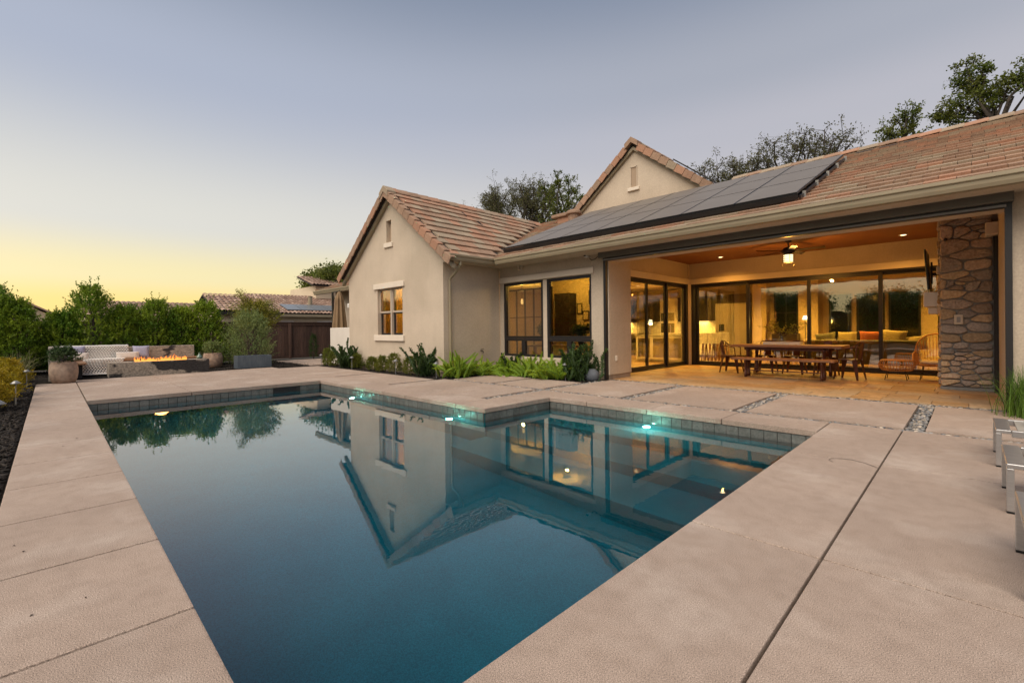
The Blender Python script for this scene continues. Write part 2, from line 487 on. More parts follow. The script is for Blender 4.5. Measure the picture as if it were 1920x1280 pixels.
pb.inputs['Transmission Weight'].default_value = 1.0
ge = N.new('ShaderNodeNewGeometry')
mp = N.new('ShaderNodeMapping'); mp.inputs['Scale'].default_value = (1.0, 1.0, 1); L.new(ge.outputs['Position'], mp.inputs[0])
n1 = N.new('ShaderNodeTexNoise'); n1.inputs['Scale'].default_value = 5.5; n1.inputs['Detail'].default_value = 2.5; L.new(mp.outputs[0], n1.inputs['Vector'])
bp = N.new('ShaderNodeBump'); bp.inputs['Strength'].default_value = .07; bp.inputs['Distance'].default_value = .006
L.new(n1.outputs['Fac'], bp.inputs['Height']); L.new(bp.outputs[0], pb.inputs['Normal'])
wg = N.new('ShaderNodeBsdfGlossy'); wg.inputs['Roughness'].default_value = 0.0; L.new(bp.outputs[0], wg.inputs['Normal'])
wl_ = N.new('ShaderNodeLayerWeight'); wl_.inputs[0].default_value = .5
wp = N.new('ShaderNodeMath'); wp.operation = 'POWER'; wp.inputs[1].default_value = 3.6; L.new(wl_.outputs['Facing'], wp.inputs[0])
wk = N.new('ShaderNodeMath'); wk.operation = 'MULTIPLY'; wk.inputs[1].default_value = .62; L.new(wp.outputs[0], wk.inputs[0])
wmix = N.new('ShaderNodeMixShader'); L.new(wk.outputs[0], wmix.inputs[0]); L.new(pb.outputs[0], wmix.inputs[1]); L.new(wg.outputs[0], wmix.inputs[2])
L.new(wmix.outputs[0], N['Material Output'].inputs['Surface'])
va = N.new('ShaderNodeVolumeAbsorption'); va.inputs[0].default_value = (.06, .70, .84, 1); va.inputs[1].default_value = .42
L.new(va.outputs[0], N['Material Output'].inputs['Volume'])
bpy.data.objects['pool_water'].data.materials.append(wm)

# grout bed + waterline tiles, one by one
gb = MB()
gb.box(-11.349, -11.34, .42, 4.69, -.40, -.074).box(-11.34, -5.30, 4.69, 4.699, -.40, -.074).box(-5.289, -5.28, 4.70, 6.229, -.40, -.074).box(-5.28, -1.22, 6.23, 6.239, -.40, -.074)
gb.build('grout_band', GROUT, basin)
tw, thh = .150, .142
tm_x = MB().box(0, .012, .003, tw - .003, 0, thh).mesh('waterline_tile_x', bevel=.003)
tm_y = MB().box(.003, tw - .003, -.012, 0, 0, thh).mesh('waterline_tile_y', bevel=.003)
for mm in (tm_x, tm_y): mm.materials.append(POOLTILE)
def wtile(me, loc):
    o = link('waterline_tile', me, None, basin); o.location = loc
for i in range(28):
    yy = .44 + i * tw
    if not (3.55 < yy < 4.05):
        wtile(tm_x, (-11.339, yy, -.22))
for i in range(40): wtile(tm_y, (-5.30 - (i + 1) * tw, 4.689, -.22))
for i in range(10): wtile(tm_x, (-5.279, 4.70 + i * tw, -.22))
for i in range(27): wtile(tm_y, (-5.265 + i * tw, 6.229, -.22))
sk = MB().box(-11.338, -11.33, 3.60, 4.10, -.22, -.08).build('skimmer_mouth', BLACK, basin)
MB().box(-11.33, -11.322, 3.6, 4.1, -.215, -.185).build('weir_flap', mat('grey_plastic', (.12, .13, .13), rough=.5), basin)
# pool lights
LEDM = emit('led_lens', (.35, 1.0, .85), 6)
for k, (x, y) in enumerate(((-9.2, 4.672), (-5.86, 4.672), (-3.28, 6.212))):
    lab = ('small cyan pool lamp on the far stretch of back pool wall', 'small cyan pool lamp beside the outer corner of the pool', 'small cyan pool lamp above the pool steps')[k]
    rt = thing('pool_lamp', lab, 'pool light', (x, y, -.235), 'underwater pool lamps')
    MB().lathe([(.05, 0), (.05, .012), (.035, .02)], n=16).build('bezel', STEEL, rt, smooth=True).rotation_euler = (R(90), 0, 0)
    rt.children[0].location = (0, .006, 0)
    ln = MB().lathe([(.022, 0), (.02, .012), (.01, .019)], n=14).build('lens', LEDM, rt, smooth=True)
    ln.rotation_euler = (R(90), 0, 0); ln.location = (0, -.008, 0)
    lamp('pool_lamp_light', 'POINT', (x, y - .22, -.30), 5, (.2, 1.0, .78), rt, .05)

# ---------------------------------------------------------------- deck
dk = MB().box(-17.3, -11.62, .0, 6.6, -.2, -.048).box(-11.6, -9.12, 5.0, 6.66, -.2, -.048).box(-9.2, 3, 6.45, 9.33, -.2, -.048).box(-9.2, -5.9, 5.0, 6.45, -.2, -.048)
PEBB = mat('gravel_bed', (.03, .03, .03), (.07, .065, .06), s=40, rough=.95, bump=.8, bs=60, dist=.02)
deck = kind(dk.build('pool_deck', PEBB), 'structure')
def slab(x0, x1, y0, y1, gap=.006, nm='slab', bev=.003, z=0.0):
    MB().box(x0 + gap, x1 - gap, y0 + gap, y1 - gap, -.075, z).build(nm, CONC, deck, bevel=bev, seg=2)
xs = [-16.0, -14.9] + [-2.42 - .955 * k for k in range(13, -1, -1)][1:] + [-1.245]
for a, b in zip(xs[:-1], xs[1:]): slab(a, b, -.27, .44, nm='coping_stone', bev=.010)
ys = [-.27, .62, 2.80, 5.02, 6.87]
for a, b in zip(ys[:-1], ys[1:]): slab(-1.24, -.551, a, b, nm='coping_stone', bev=.006)
xs = [-5.97, -4.48, -3.40, -2.32, -1.245]
for a, b in zip(xs[:-1], xs[1:]): slab(a, b, 6.20, 6.87, nm='coping_stone', bev=.010)
for a, b in ((4.66, 5.36), (5.36, 6.20)): slab(-5.97, -5.25, a, b, nm='coping_stone', bev=.010)
xs = [-11.31, -10.2, -9.12, -8.3, -7.5, -6.72, -5.97]
for a, b in zip(xs[:-1], xs[1:]): slab(a, b, 4.66, 5.36, nm='coping_stone', bev=.010)
for a, b, c, d in ((-16.6, -11.31, .445, 2.03), (-16.9, -11.31, 2.03, 4.66), (-17.0, -11.31, 4.66, 5.36), (-16.3, -12.07, 5.36, 6.64), (-11.97, -9.32, 5.36, 6.64), (-9.2, -7.62, 5.36, 6.87), (-7.62, -6.14, 5.36, 6.87), (-20.6, -17.02, 6.66, 8.6),
                   (-9.06, -7.68, 7.02, 8.38), (-7.58, -6.16, 7.02, 8.38), (-5.96, -4.33, 7.02, 9.22), (-4.14, -2.46, 7.02, 9.22), (-2.28, -.55, 7.02, 9.22), (-.37, 2.6, 7.02, 9.22),
                   (-.549, 1.4, -.27, 2.80), (-.549, 1.4, 2.80, 5.04), (-.549, 1.4, 5.04, 6.88), (1.4, 4.2, -.27, 2.80), (1.4, 4.2, 2.80, 5.04), (1.4, 4.2, 5.04, 6.88), (-.545, 4.2, -3.0, -.27)):
    slab(a, b, c, d)
# pebbles in the strips
ico = bmesh.new(); bmesh.ops.create_icosphere(ico, subdivisions=1, radius=1)
iv = np.array([v.co[:] for v in ico.verts]); iF = np.array([[v.index for v in f.verts] for f in ico.faces]); ico.free()
def pebbles(rects, dens, smin, smax, zc):
    c = []
    for x0, x1, y0, y1 in rects:
        k = int((x1 - x0) * (y1 - y0) * dens)
        c.append(np.stack([rng.uniform(x0, x1, k), rng.uniform(y0, y1, k), zc + rng.uniform(-.012, .010, k)], 1))
    c = np.concatenate(c); k = len(c)
    s = rng.uniform(smin, smax, (k, 1)) * np.stack([rng.uniform(.9, 1.5, k), rng.uniform(.7, 1.1, k), rng.uniform(.4, .7, k)], 1)
    a = rng.uniform(0, 6.28, k)[:, None]; ti = rng.normal(0, .35, k)[:, None]
    P = iv[None] * s[:, None]
    x, y, z = P[..., 0].copy(), P[..., 1].copy(), P[..., 2].copy()
    x, z = x * np.cos(ti) - z * np.sin(ti), x * np.sin(ti) + z * np.cos(ti)
    P = np.stack([x * np.cos(a) - y * np.sin(a), x * np.sin(a) + y * np.cos(a), z], -1) + c[:, None]
    return P.reshape(-1, 3), (iF[None] + len(iv) * np.arange(k)[:, None, None]).reshape(-1, 3)
strips = [(-9.1, 2.6, 6.885, 7.005), (-6.0, 2.6, 9.24, 9.44), (-.53, -.39, 7.02, 9.22), (-2.44, -2.30, 7.02, 9.22), (-4.31, -4.16, 7.02, 9.22), (-6.13, -5.985, 5.38, 9.1), (-9.30, -9.215, 5.4, 6.85), (-7.665, -7.595, 7.02, 8.38), (-12.05, -11.985, 5.4, 6.6)]
V, F = pebbles(strips, 1750, .013, .030, -.028)
o = link('pebbles', npmesh('pebbles', V, F, True), PEB); kind(o, 'stuff')
tag(o, 'grey and tan river pebbles filling the gaps between the slabs', 'pebbles')

# ---------------------------------------------------------------- patio floor (stone tiles one by one)
pf = kind(MB().box(-6.55, .40, 9.46, 14.9, -.2, -.022).build('patio_floor', GROUT), 'structure')
y = 9.47; row = 0
while y < 14.7:
    d = (.41, .61, .41)[row % 3]
    x = -6.5 - rnd.uniform(0, .5)
    while x < .36:
        wd = rnd.choice((.41, .61, .61, .81))
        x0, x1 = max(x, -6.5), min(x + wd, .355)
        if x1 - x0 > .06:
            MB().box(x0 + .003, x1 - .003, y + .003, min(y + d, 14.7) - .003, -.05, rnd.uniform(-.002, .001)).build('stone_floor_tile', TRAV, pf, bevel=.003)
        x += wd
    y += d; row += 1
# ================================================================== HOUSE
H = thing('house', 'beige stucco single-storey house with tiled gable roofs and open covered patio', 'house', (-6, 12, 0))
XR, ZR, WS, HW = -12.33, 5.40, .76, 3.05          # gabled wing: ridge x, ridge z, slope, half width
YE, ZE, MS, YR = 8.6, 3.12, .4167, 14.8           # main roof: eave y, eave z, slope, ridge y
def zw(x): return ZR - WS * abs(x - XR)
def zm(y): return ZE + MS * (y - YE)
FY, GY = 9.3, 7.27
wl = MB()
wl.box(-9.77, -9.60, FY, 9.55, .1, 3.25).box(-9.60, -6.53, FY, 9.55, .1, .45).box(-9.60, -6.53, FY, 9.55, 2.53, 3.25)
wl.box(-8.105, -7.965, FY + .02, 9.5, .45, 2.53)
wl.box(-6.53, -6.03, FY, 10.3, .1, 3.25)
wl.box(-6.03, .36, FY + .003, 9.7, 2.80, 3.3)
wl.box(.36, 3.4, FY, 9.55, .1, 3.25).box(.36, .6, 9.55, 15.0, .0, 3.4)
wl.build('wall', STUCCO, H, bevel=.012, seg=2)
FDM = mat('foundation_concrete', (.33, .26, .2), (.28, .22, .17), s=6, rough=.9)
for q in ((-9.75, -6.55, FY + .02, 9.5), (-6.51, -6.05, FY + .02, 10.28), (.38, 3.4, FY + .02, 9.5), (-15.13, -9.79, GY + .02, 7.48), (-9.98, -9.79, 7.482, 9.3)):
    MB().box(*q, -.15, .1).build('foundation', FDM, H)
w2 = MB()
w2.box(-6.75, -6.5, 10.3, 10.87, .0, 3.3).box(-6.75, -6.5, 10.87, 14.62, 2.60, 3.3).box(-6.75, -6.5, 14.66, 15.0, 0, 3.3)
w2.box(-6.5, .36, 14.76, 15.0, 2.60, 3.3)
w2.build('patio_wall', STUCCO, H)
MB().box(-6.5, -6.465, 10.75, 14.755, 2.60, 2.78).box(-6.465, .36, 14.725, 14.76, 2.605, 2.775).build('door_header_trim', STUCCO_D, H, bevel=.006)
MB().box(-6.5, .36, 9.7, 14.76, 3.265, 3.32).build('patio_ceiling', CEIL, H)
# gable wall of the wing
gw = MB()
gw.box(-15.15, -13.20, GY, 7.5, .1, 2.95).box(-11.75, -9.77, GY, 7.5, .1, 2.95).box(-13.20, -11.75, GY, 7.5, .1, 1.08).box(-13.20, -11.75, GY, 7.5, 2.50, 2.95)
u = .10
gw.prism([(-15.15, 2.95), (-12.62, 2.95), (-12.62, zw(-12.62) - u), (-15.15, zw(-15.15) - u)], 1, GY, 7.5)
gw.prism([(-12.34, 2.95), (-9.77, 2.95), (-9.77, zw(-9.77) - u), (-12.33, ZR - u), (-12.34, zw(-12.34) - u)], 1, GY, 7.5)
gw.box(-12.62, -12.34, GY, 7.5, 2.95, 3.85).prism([(-12.62, 4.55), (-12.34, 4.55), (-12.34, zw(-12.34) - u), (-12.62, zw(-12.62) - u)], 1, GY, 7.5)
gw.build('gable_wall', STUCCO, H)
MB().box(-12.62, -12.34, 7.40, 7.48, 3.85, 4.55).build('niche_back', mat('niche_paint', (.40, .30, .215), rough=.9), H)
MB().box(-12.72, -12.24, GY - .05, GY + .1, 3.73, 3.87).build('niche_sill', STUCCO_D, H, bevel=.01)
MB().box(-9.97, -9.77, 7.5, 9.3, .1, 3.42).build('wing_side_wall', STUCCO, H)
MB().box(-15.15, -14.95, 7.5, 14, 0, 3.3).build('wing_side_wall', STUCCO, H)
MB().box(-13.38, -11.62, GY - .05, GY + .05, 2.50, 2.665).box(-13.36, -11.64, GY - .06, GY + .05, .90, 1.08).build('window_surround', STUCCO_D, H, bevel=.012, seg=2)
MB().box(-9.74, -6.44, FY - .045, FY + .04, 2.545, 2.70).build('window_header', STUCCO_D, H, bevel=.012, seg=2)
# security camera, conduit, outlets, hose tap
sc_ = MB().box(-6.66, -6.58, FY - .12, FY - .01, 2.94, 3.04).build('security_camera', WHITE, H, bevel=.015, seg=2)
MB().lathe([(.03, 0), (.03, .02), (.015, .03)], (0, 0, 0), 12).build('camera_lens', BLACK, sc_, smooth=True).matrix_local = Matrix.Translation((-6.62, FY - .12, 2.985)) @ Matrix.Rotation(R(90), 4, 'X')
MB().tube([(-6.56, FY - .015, 2.92), (-6.5, FY - .012, 2.86), (-6.4, FY - .012, 2.88), (-6.28, FY - .012, 2.96)], .008, 6).build('cable', BRONZE, H)
MB().box(-8.95, -8.92, FY - .06, FY, 2.86, 2.98).box(-8.84, -8.81, FY - .06, FY, 2.86, 2.98).build('conduit_stub', STUCCO_D, H)
MB().box(-6.032, -6.0, 9.55, 9.63, .42, .55).build('outlet_box', STUCCO_D, H, bevel=.008)
MB().tube([(-9.77, 8.55, .62), (-9.68, 8.55, .62), (-9.66, 8.55, .56)], .014, 8).tube([(-9.70, 8.5, .66), (-9.70, 8.6, .66)], .01, 6).build('hose_tap', BRONZE, H)

def framed(name, axis, pl, a0, a1, z0, z1, fw, dep, fm, gm, parent=None, fwz=None, out=-1):
    """a framed pane lying in plane axis=pl; returns the frame object with a pane child"""
    fwz = fwz or fw
    m = MB()
    def bx(p0, p1, q0, q1):
        lo, hi = pl - dep / 2, pl + dep / 2
        if axis == 1: m.box(p0, p1, lo, hi, q0, q1)
        else: m.box(lo, hi, p0, p1, q0, q1)
    bx(a0, a0 + fw, z0, z1); bx(a1 - fw, a1, z0, z1)
    bx(a0 + fw, a1 - fw, z0, z0 + fwz); bx(a0 + fw, a1 - fw, z1 - fwz, z1)
    fo = m.build(name, fm, parent or H)
    k = MB()
    if axis == 1: k.box(a0 + fw - .004, a1 - fw + .004, pl - .004, pl + .004, z0 + fwz - .004, z1 - fwz + .004)
    else: k.box(pl - .004, pl + .004, a0 + fw - .004, a1 - fw + .004, z0 + fwz - .004, z1 - fwz + .004)
    k.build('pane', gm, fo)
    return fo
for x0, x1 in ((-9.60, -8.105), (-7.965, -6.53)):
    framed('window', 1, FY + .07, x0, x1, .95, 2.53, .07, .09, BRONZE, GLASS_B)
    xm = (x0 + x1) / 2
    framed('window', 1, FY + .07, x0, xm, .45, .947, .065, .085, BRONZE, GLASS_B)
    framed('window', 1, FY + .07, xm + .003, x1, .45, .947, .065, .085, BRONZE, GLASS_B)
TRIMF = mat('window_frame_taupe', (.46, .39, .31), rough=.5)
for x0, x1 in ((-13.20, -12.51), (-12.44, -11.75)):
    framed('window_sash', 1, GY + .10, x0, x1, 1.76, 2.50, .05, .05, TRIMF, GLASS_B)
    framed('window_sash', 1, GY + .14, x0 + .01, x1 - .01, 1.08, 1.78, .055, .04, BRONZE, GLASS)
MB().box(-12.51, -12.44, GY + .05, GY + .2, 1.08, 2.5).build('window_mullion', TRIMF, H)
# sliding doors
for k, (a, b) in enumerate(((10.90, 12.14), (12.11, 13.34), (13.31, 14.55))):
    framed('sliding_door', 0, -6.58 - .05 * (k % 2), a, b, .02, 2.58, .075, .045, BRONZE, GLASS, fwz=.10)
MB().box(-6.66, -6.5, 14.55, 14.66, .0, 2.6).box(-6.66, -6.5, 10.87, 14.55, 2.565, 2.6).box(-6.66, -6.5, 10.87, 14.55, -.02, .03).box(-6.7, -6.5, 10.87, 10.9, .03, 2.56).build('door_frame', BRONZE, H)
MB().box(-6.50, -6.44, 14.70, 14.76, .0, 2.6).build('corner_post', STUCCO_D, H)
for k, (a, b) in enumerate(((-6.30, -4.70), (-4.78, -3.12), (-3.20, -1.56), (-1.64, -.02))):
    framed('sliding_door', 1, 14.84 + .05 * (k % 2), a, b, .02, 2.58, .08, .045, BRONZE, GLASS, fwz=.10)
MB().box(-6.44, -6.30, 14.76, 14.95, 0, 2.6).box(-6.30, .1, 14.76, 14.95, 2.565, 2.6).box(-6.30, .1, 14.76, 14.95, -.02, .04).build('door_frame', BRONZE, H)
for y in (12.2, 13.5): MB().tube([(-6.55, y - .02, 1.0), (-6.53, y - .02, 1.05), (-6.53, y - .02, 1.25), (-6.55, y - .02, 1.3)], .01, 6).build('door_handle', STEEL, H)
# retractable screen housing and tracks
MB().prism([(FY - .19, 2.86), (FY - .001, 2.86), (FY - .001, 3.06), (FY - .16, 3.06), (FY - .19, 3.02)], 0, -6.2, .43).build('screen_housing', BRONZE2, H, bevel=.006)
MB().box(-6.12, .36, FY - .10, FY - .001, 2.79, 2.858).build('screen_bottom_bar', BRONZE, H)
MB().box(-6.12, .36, FY - .115, FY - .10, 2.80, 2.83).build('screen_weight_bar', mat('grey_bar', (.22, .22, .215), rough=.45), H)
MB().box(-6.12, -6.055, FY - .09, FY - .001, 0, 2.79).box(.345, .415, FY - .09, FY - .001, 0, 2.858).build('screen_track', BRONZE, H)
MB().box(.30, .359, 11.70, 11.78, 0, 2.75).build('side_screen_track', BRONZE, H)
MB().box(.20, .36, 11.55, 11.785, 2.76, 2.98).build('side_screen_box', STUCCO_D, H, bevel=.01)

# ---------------------------------------------------------------- roofs
def rdeck(name, polys):
    m = MB()
    for pts, ax, a, b in polys: m.prism(pts, ax, a, b)
    return m.build(name, UNDER, H)
wr = rdeck('wing_roof', [([(XR, ZR), (XR + HW, zw(XR + HW)), (XR + HW, zw(XR + HW) - .09), (XR, ZR - .11)], 1, 7.12, 14.2),
                         ([(XR, ZR), (XR - HW, zw(XR - HW)), (XR - HW, zw(XR - HW) - .09), (XR, ZR - .11)], 1, 7.12, 14.2)])
mr_ = rdeck('main_roof', [([(YE, ZE), (YR, zm(YR)), (YR, zm(YR) - .12), (YE, ZE - .1)], 0, -9.75, 3.4),
                          ([(9.35, zm(9.35)), (YR, zm(YR)), (YR, zm(YR) - .12), (9.35, zm(9.35) - .1)], 0, -15.5, -9.75),
                          ([(YR, zm(YR)), (22, zm(YR) - 2.9), (22, zm(YR) - 3.0), (YR, zm(YR) - .12)], 0, -15.5, 3.4)])
X2, Z2, Y2 = -7.85, 7.36, 13.72
ug = MB().prism([(X2, Z2 - .1), (X2 + 2.75, Z2 - .1 - .79 * 2.75), (X2 + 2.75, 5.0), (X2 - 2.75, 5.0), (X2 - 2.75, Z2 - .1 - .79 * 2.75)], 1, Y2, Y2 + .25)
ug.build('upper_gable_wall', STUCCO, H)
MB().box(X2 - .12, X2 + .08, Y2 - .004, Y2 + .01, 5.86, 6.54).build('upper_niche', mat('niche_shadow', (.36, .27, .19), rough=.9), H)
MB().box(X2 - .14, X2 - .12, Y2 - .03, Y2, 5.86, 6.56).box(X2 + .08, X2 + .10, Y2 - .03, Y2, 5.86, 6.56).box(X2 - .14, X2 + .10, Y2 - .03, Y2, 6.54, 6.57).build('upper_niche_frame', STUCCO, H)
MB().box(X2 - .24, X2 + .18, Y2 - .07, Y2 + .05, 5.76, 5.87).build('upper_niche_sill', STUCCO_D, H, bevel=.01)
ur = rdeck('upper_roof', [([(X2, Z2), (X2 + 3, Z2 - .79 * 3), (X2 + 3, Z2 - .79 * 3 - .1), (X2, Z2 - .12)], 1, Y2 - .12, 21), ([(X2, Z2), (X2 - 3, Z2 - .79 * 3), (X2 - 3, Z2 - .79 * 3 - .1), (X2, Z2 - .12)], 1, Y2 - .12, 21)])
EXP, TW = .345, .335
tl = MB().add([(0, 0, .006), (TW - .006, 0, .006), (TW - .006, EXP * 1.12, -.02), (0, EXP * 1.12, -.02), (0, 0, .058), (TW - .006, 0, .058), (TW - .006, EXP * 1.12, .016), (0, EXP * 1.12, .016)],
              [(0, 3, 2, 1), (4, 5, 6, 7), (0, 1, 5, 4), (1, 2, 6, 5), (2, 3, 7, 6), (3, 0, 4, 7)])
tile_me = tl.mesh('roof_tile'); tile_me.materials.append(TILE)
def frame_m(o, a, s):
    a = Vector(a).normalized(); s = Vector(s).normalized(); nn = a.cross(s)
    return Matrix(((a.x, s.x, nn.x, o[0]), (a.y, s.y, nn.y, o[1]), (a.z, s.z, nn.z, o[2]), (0, 0, 0, 1)))
tiles = []
# main roof, courses along +x climbing +y
su = Vector((0, 1, MS)).normalized()
nc = int(((YR - YE) * math.sqrt(1 + MS * MS)) / EXP) + 1
for c in range(nc):
    o0 = Vector((0, YE - .05, ZE - .02)) + su * EXP * c
    x = -14.2 + (c % 2) * TW / 2 + rnd.uniform(-.02, .02)
    while x < 3.3:
        yc = o0.y + .15
        keep = not (-9.0 < x < -2.45 and 9.45 < yc < 12.75) and yc < YR - .05
        if x < -9.3: keep = keep and zm(yc) > zw(x + TW / 2) - .02
        if X2 - 2.6 < x < X2 + 2.4 and yc > Y2 + .1: keep = False
        if keep:
            j = Vector((0, 0, rnd.uniform(-.003, .004)))
            tiles.append((frame_m(Vector((x, o0.y, o0.z)) + j, (1, rnd.uniform(-.006, .006), 0), su), mr_))
        x += TW
# wing, right slope: courses along +y climbing -x
sw = Vector((-1, 0, WS)).normalized()
nc = int(HW * math.sqrt(1 + WS * WS) / EXP) + 1
for c in range(nc):
    o0 = Vector((XR + HW + .05, 0, zw(XR + HW) - .035)) + sw * EXP * c
    y = 7.16 + (c % 2) * TW / 2
    while y < 14.2:
        xc = o0.x - .1
        if xc > XR + .02 and (y < YE or zw(xc) > zm(y + TW / 2) - .02):
            tiles.append((frame_m(Vector((o0.x, y, o0.z + rnd.uniform(-.003, .003))), (0, 1, 0), sw), wr))
        y += TW
# upper gable slopes (only edges show)
for sgn in (-1, 1):
    s3 = Vector((-sgn, 0, .79)).normalized()
    for c in range(10):
        o0 = Vector((X2 + sgn * 2.95, 0, Z2 - .79 * 2.95)) + s3 * EXP * c
        for i in range(3):
            y = Y2 + .06 + i * TW
            tiles.append((frame_m((o0.x, y if sgn > 0 else y + TW, o0.z), (0, sgn, 0), s3), ur))
tiles.sort(key=lambda q: (q[0].translation - CAM).length)
for m_, par in tiles[:300]:
    o = link('roof_tile', tile_me, None, par); o.matrix_local = m_
fv, ff = MB(), 0
for m_, par in tiles[300:]:
    fv.add([m_ @ Vector(v) for v in tl.v], tl.f)
fo = fv.build('roof_tile_field', TILE_I, H); kind(fo, 'stuff')
# rake tiles
rk = MB()
rk.box(0, .318, -.03, .005, -.15, .06).box(.003, .316, .006, .15, .04, .066)
rk_me = rk.mesh('rake_tile', bevel=.004); rk_me.materials.append(TILE)
def rake(par, apex, sgn, slope, length, yfront):
    d = Vector((-sgn, 0, slope)).normalized()          # upslope
    start = Vector(apex) - d * length
    k = int(length / .33)
    nrm = Vector((sgn * slope, 0, 1)).normalized()
    for i in range(k):
        p = start + d * (.33 * i); p.y = yfront
        # local x upslope, local y into the house (+y), z normal
        mm = Matrix(((d.x, 0, nrm.x, p.x), (d.y, 1, nrm.y, p.y), (d.z, 0, nrm.z, p.z), (0, 0, 0, 1)))
        mm = mm @ Matrix.Rotation(R(5.0 if sgn > 0 else -5.0), 4, 'Y')
        o = link('rake_tile', rk_me, None, par); o.matrix_local = mm
rake(wr, (XR, 7.1, ZR), 1, WS, 4.0, 7.05)
rake(wr, (XR, 7.1, ZR), -1, WS, 4.0, 7.05)
rake(ur, (X2, 0, Z2), 1, .79, 3.6, Y2 - .18)
rake(ur, (X2, 0, Z2), -1, .79, 3.6, Y2 - .18)
def apex_tile(par, x, z, y0):
    MB().prism([(x, z + .125), (x + .24, z - .055), (x + .24, z - .245), (x, z - .06), (x - .24, z - .245), (x - .24, z - .055)], 1, y0, y0 + .30).build('apex_tile', TILE, par, bevel=.006)
apex_tile(wr, XR, ZR, 7.00)
apex_tile(ur, X2, Z2, Y2 - .24)
def barge(ax, az, slope, hw, y0, y1):
    m = MB()
    for s in (-1, 1):
        m.prism([(ax, az - .16), (ax + s * hw, az - .16 - slope * hw), (ax + s * hw, az - .27 - slope * hw), (ax, az - .27)], 1, y0, y1)
    return m.build('bargeboard', TAUPE, H)
barge(XR, ZR, WS, HW + .05, 7.16, 7.268)
barge(X2, Z2, .79, 2.9, Y2 - .1, Y2 - .002)
# ridge tiles
rg = MB().prism([(-.17, -.10), (0, .055), (.17, -.10), (.17, -.13), (0, .015), (-.17, -.13)], 1, 0, .42)
rg_me = rg.mesh('ridge_tile', bevel=.006); rg_me.materials.append(TILE)
y = 7.04
while y < 13.9:
    o = link('ridge_tile', rg_me, None, wr); o.matrix_local = Matrix.Translation((XR, y, ZR + .05)) @ Matrix.Rotation(R(2.2), 4, 'X'); y += .385
y = Y2 - .22
while y < 16:
    o = link('ridge_tile', rg_me, None, ur); o.matrix_local = Matrix.Translation((X2, y, Z2 + .06)) @ Matrix.Rotation(R(2.2), 4, 'X'); y += .385
rg2 = MB().prism([(-.19, -.06), (0, .055), (.19, -.06), (.19, -.09), (0, .015), (-.19, -.09)], 0, 0, .42)
rg2_me = rg2.mesh('ridge_tile', bevel=.006); rg2_me.materials.append(TILE)
x = -5.1
while x < 3.3:
    o = link('ridge_tile', rg2_me, None, mr_); o.matrix_local = Matrix.Translation((x, YR, zm(YR) + .045)) @ Matrix.Rotation(R(-2.2), 4, 'Y'); x += .385
# vents and caps near the valley
MB().box(-10.75, -10.15, 13.2, 13.6, 5.0, 5.28).build('roof_cap', TILE, H, bevel=.02)
MB().box(-10.95, -9.95, 13.1, 13.7, 5.28, 5.40).build('roof_cap', TILE, H, bevel=.02)
MB().lathe([(.2, 0), (.2, .22), (.27, .24), (.27, .30), (.22, .36)], (-9.75, 12.9, 4.95), 16).build('chimney_pot', TILE, H)
for x, z in ((-11.2, 4.62), (-10.75, 4.95)):
    MB().obox((-9.28 - (z - 3.08) / .76 + .02, 9.6 if z > 4.8 else 9.9, z + .05), (.28, .02, .03), (0, R(37), 0)).build('roof_vent', BLACK, H)
for x in (.1, -.35, -.8): MB().obox((x - 1.0, 14.05, zm(14.05) + .055), (.33, .16, .02), (R(22.6), 0, 0)).build('roof_vent', UNDER, H)
# gutters, soffit, downspouts
gp = [(0, 0), (-.11, 0), (-.13, .05), (-.135, .10), (-.16, .115), (-.16, .165), (-.14, .165), (0, .165)]
MB().prism([(YE + .06 + a, 2.97 + b) for a, b in gp], 0, -9.14, 3.4).build('gutter', TAUPE, H, bevel=.004)
MB().prism([(-9.34 - a, 2.97 + b) for a, b in gp], 1, 7.06, 8.68).build('gutter', TAUPE, H, bevel=.004)
MB().box(-9.34, 3.4, YE + .062, 9.298, 2.985, 3.03).box(-9.768, -9.342, 7.27, 9.298, 2.985, 3.03).build('soffit', STUCCO, H)
MB().box(-9.34, 3.4, YE + .065, YE + .10, 3.032, 3.12).build('fascia', TAUPE, H)
def spout(pts): return MB().tube(pts, .036, 8).build('downspout', TAUPE, H)
spout([(-9.27, 7.45, 2.98), (-9.27, 7.45, 2.88), (-9.45, 7.45, 2.72), (-9.68, 7.45, 2.58), (-9.72, 7.45, 2.50), (-9.72, 7.45, .12), (-9.62, 7.45, .05)])
spout([(-15.34, 7.4, 2.92), (-15.33, 7.4, 2.8), (-15.2, 7.38, 2.66), (-15.2, 7.36, 2.5), (-15.2, 7.36, .1)])
MB().box(-15.26, -15.16, 7.25, 7.34, 2.02, 2.16).build('junction_box', WHITE, H, bevel=.01)
# solar panels
PW, PL_ = 1.03, 1.50
pfm = MB().box(.008, PW - .008, .008, PL_ - .008, 0, .035).mesh('solar_panel'); pfm.materials.append(BLACK)
pcm = MB().box(.022, PW - .022, .022, PL_ - .022, .034, .0375).mesh('cells'); pcm.materials.append(PANELM)
lf = Vector((0, -su.z, su.y))
for r_ in range(3):
    for c in range(7):
        p = Vector((-2.07 - (c + 1) * PW, 9.08, zm(9.08))) + su * (PL_ + .012) * r_ + lf * .15
        if r_ > 0 and c == 6: p.x -= 0
        o = link('solar_panel', pfm, None, H); o.matrix_local = Matrix.Translation(-ROOT[H.name]) @ frame_m(p, (1, 0, 0), su)
        link('cells', pcm, None, o)
MB().bar(Vector((-9.28, 9.06, zm(9.06))) + lf * .10, Vector((-2.07, 9.06, zm(9.06))) + lf * .11, .03, .09, lf).build('panel_skirt', BLACK, H)
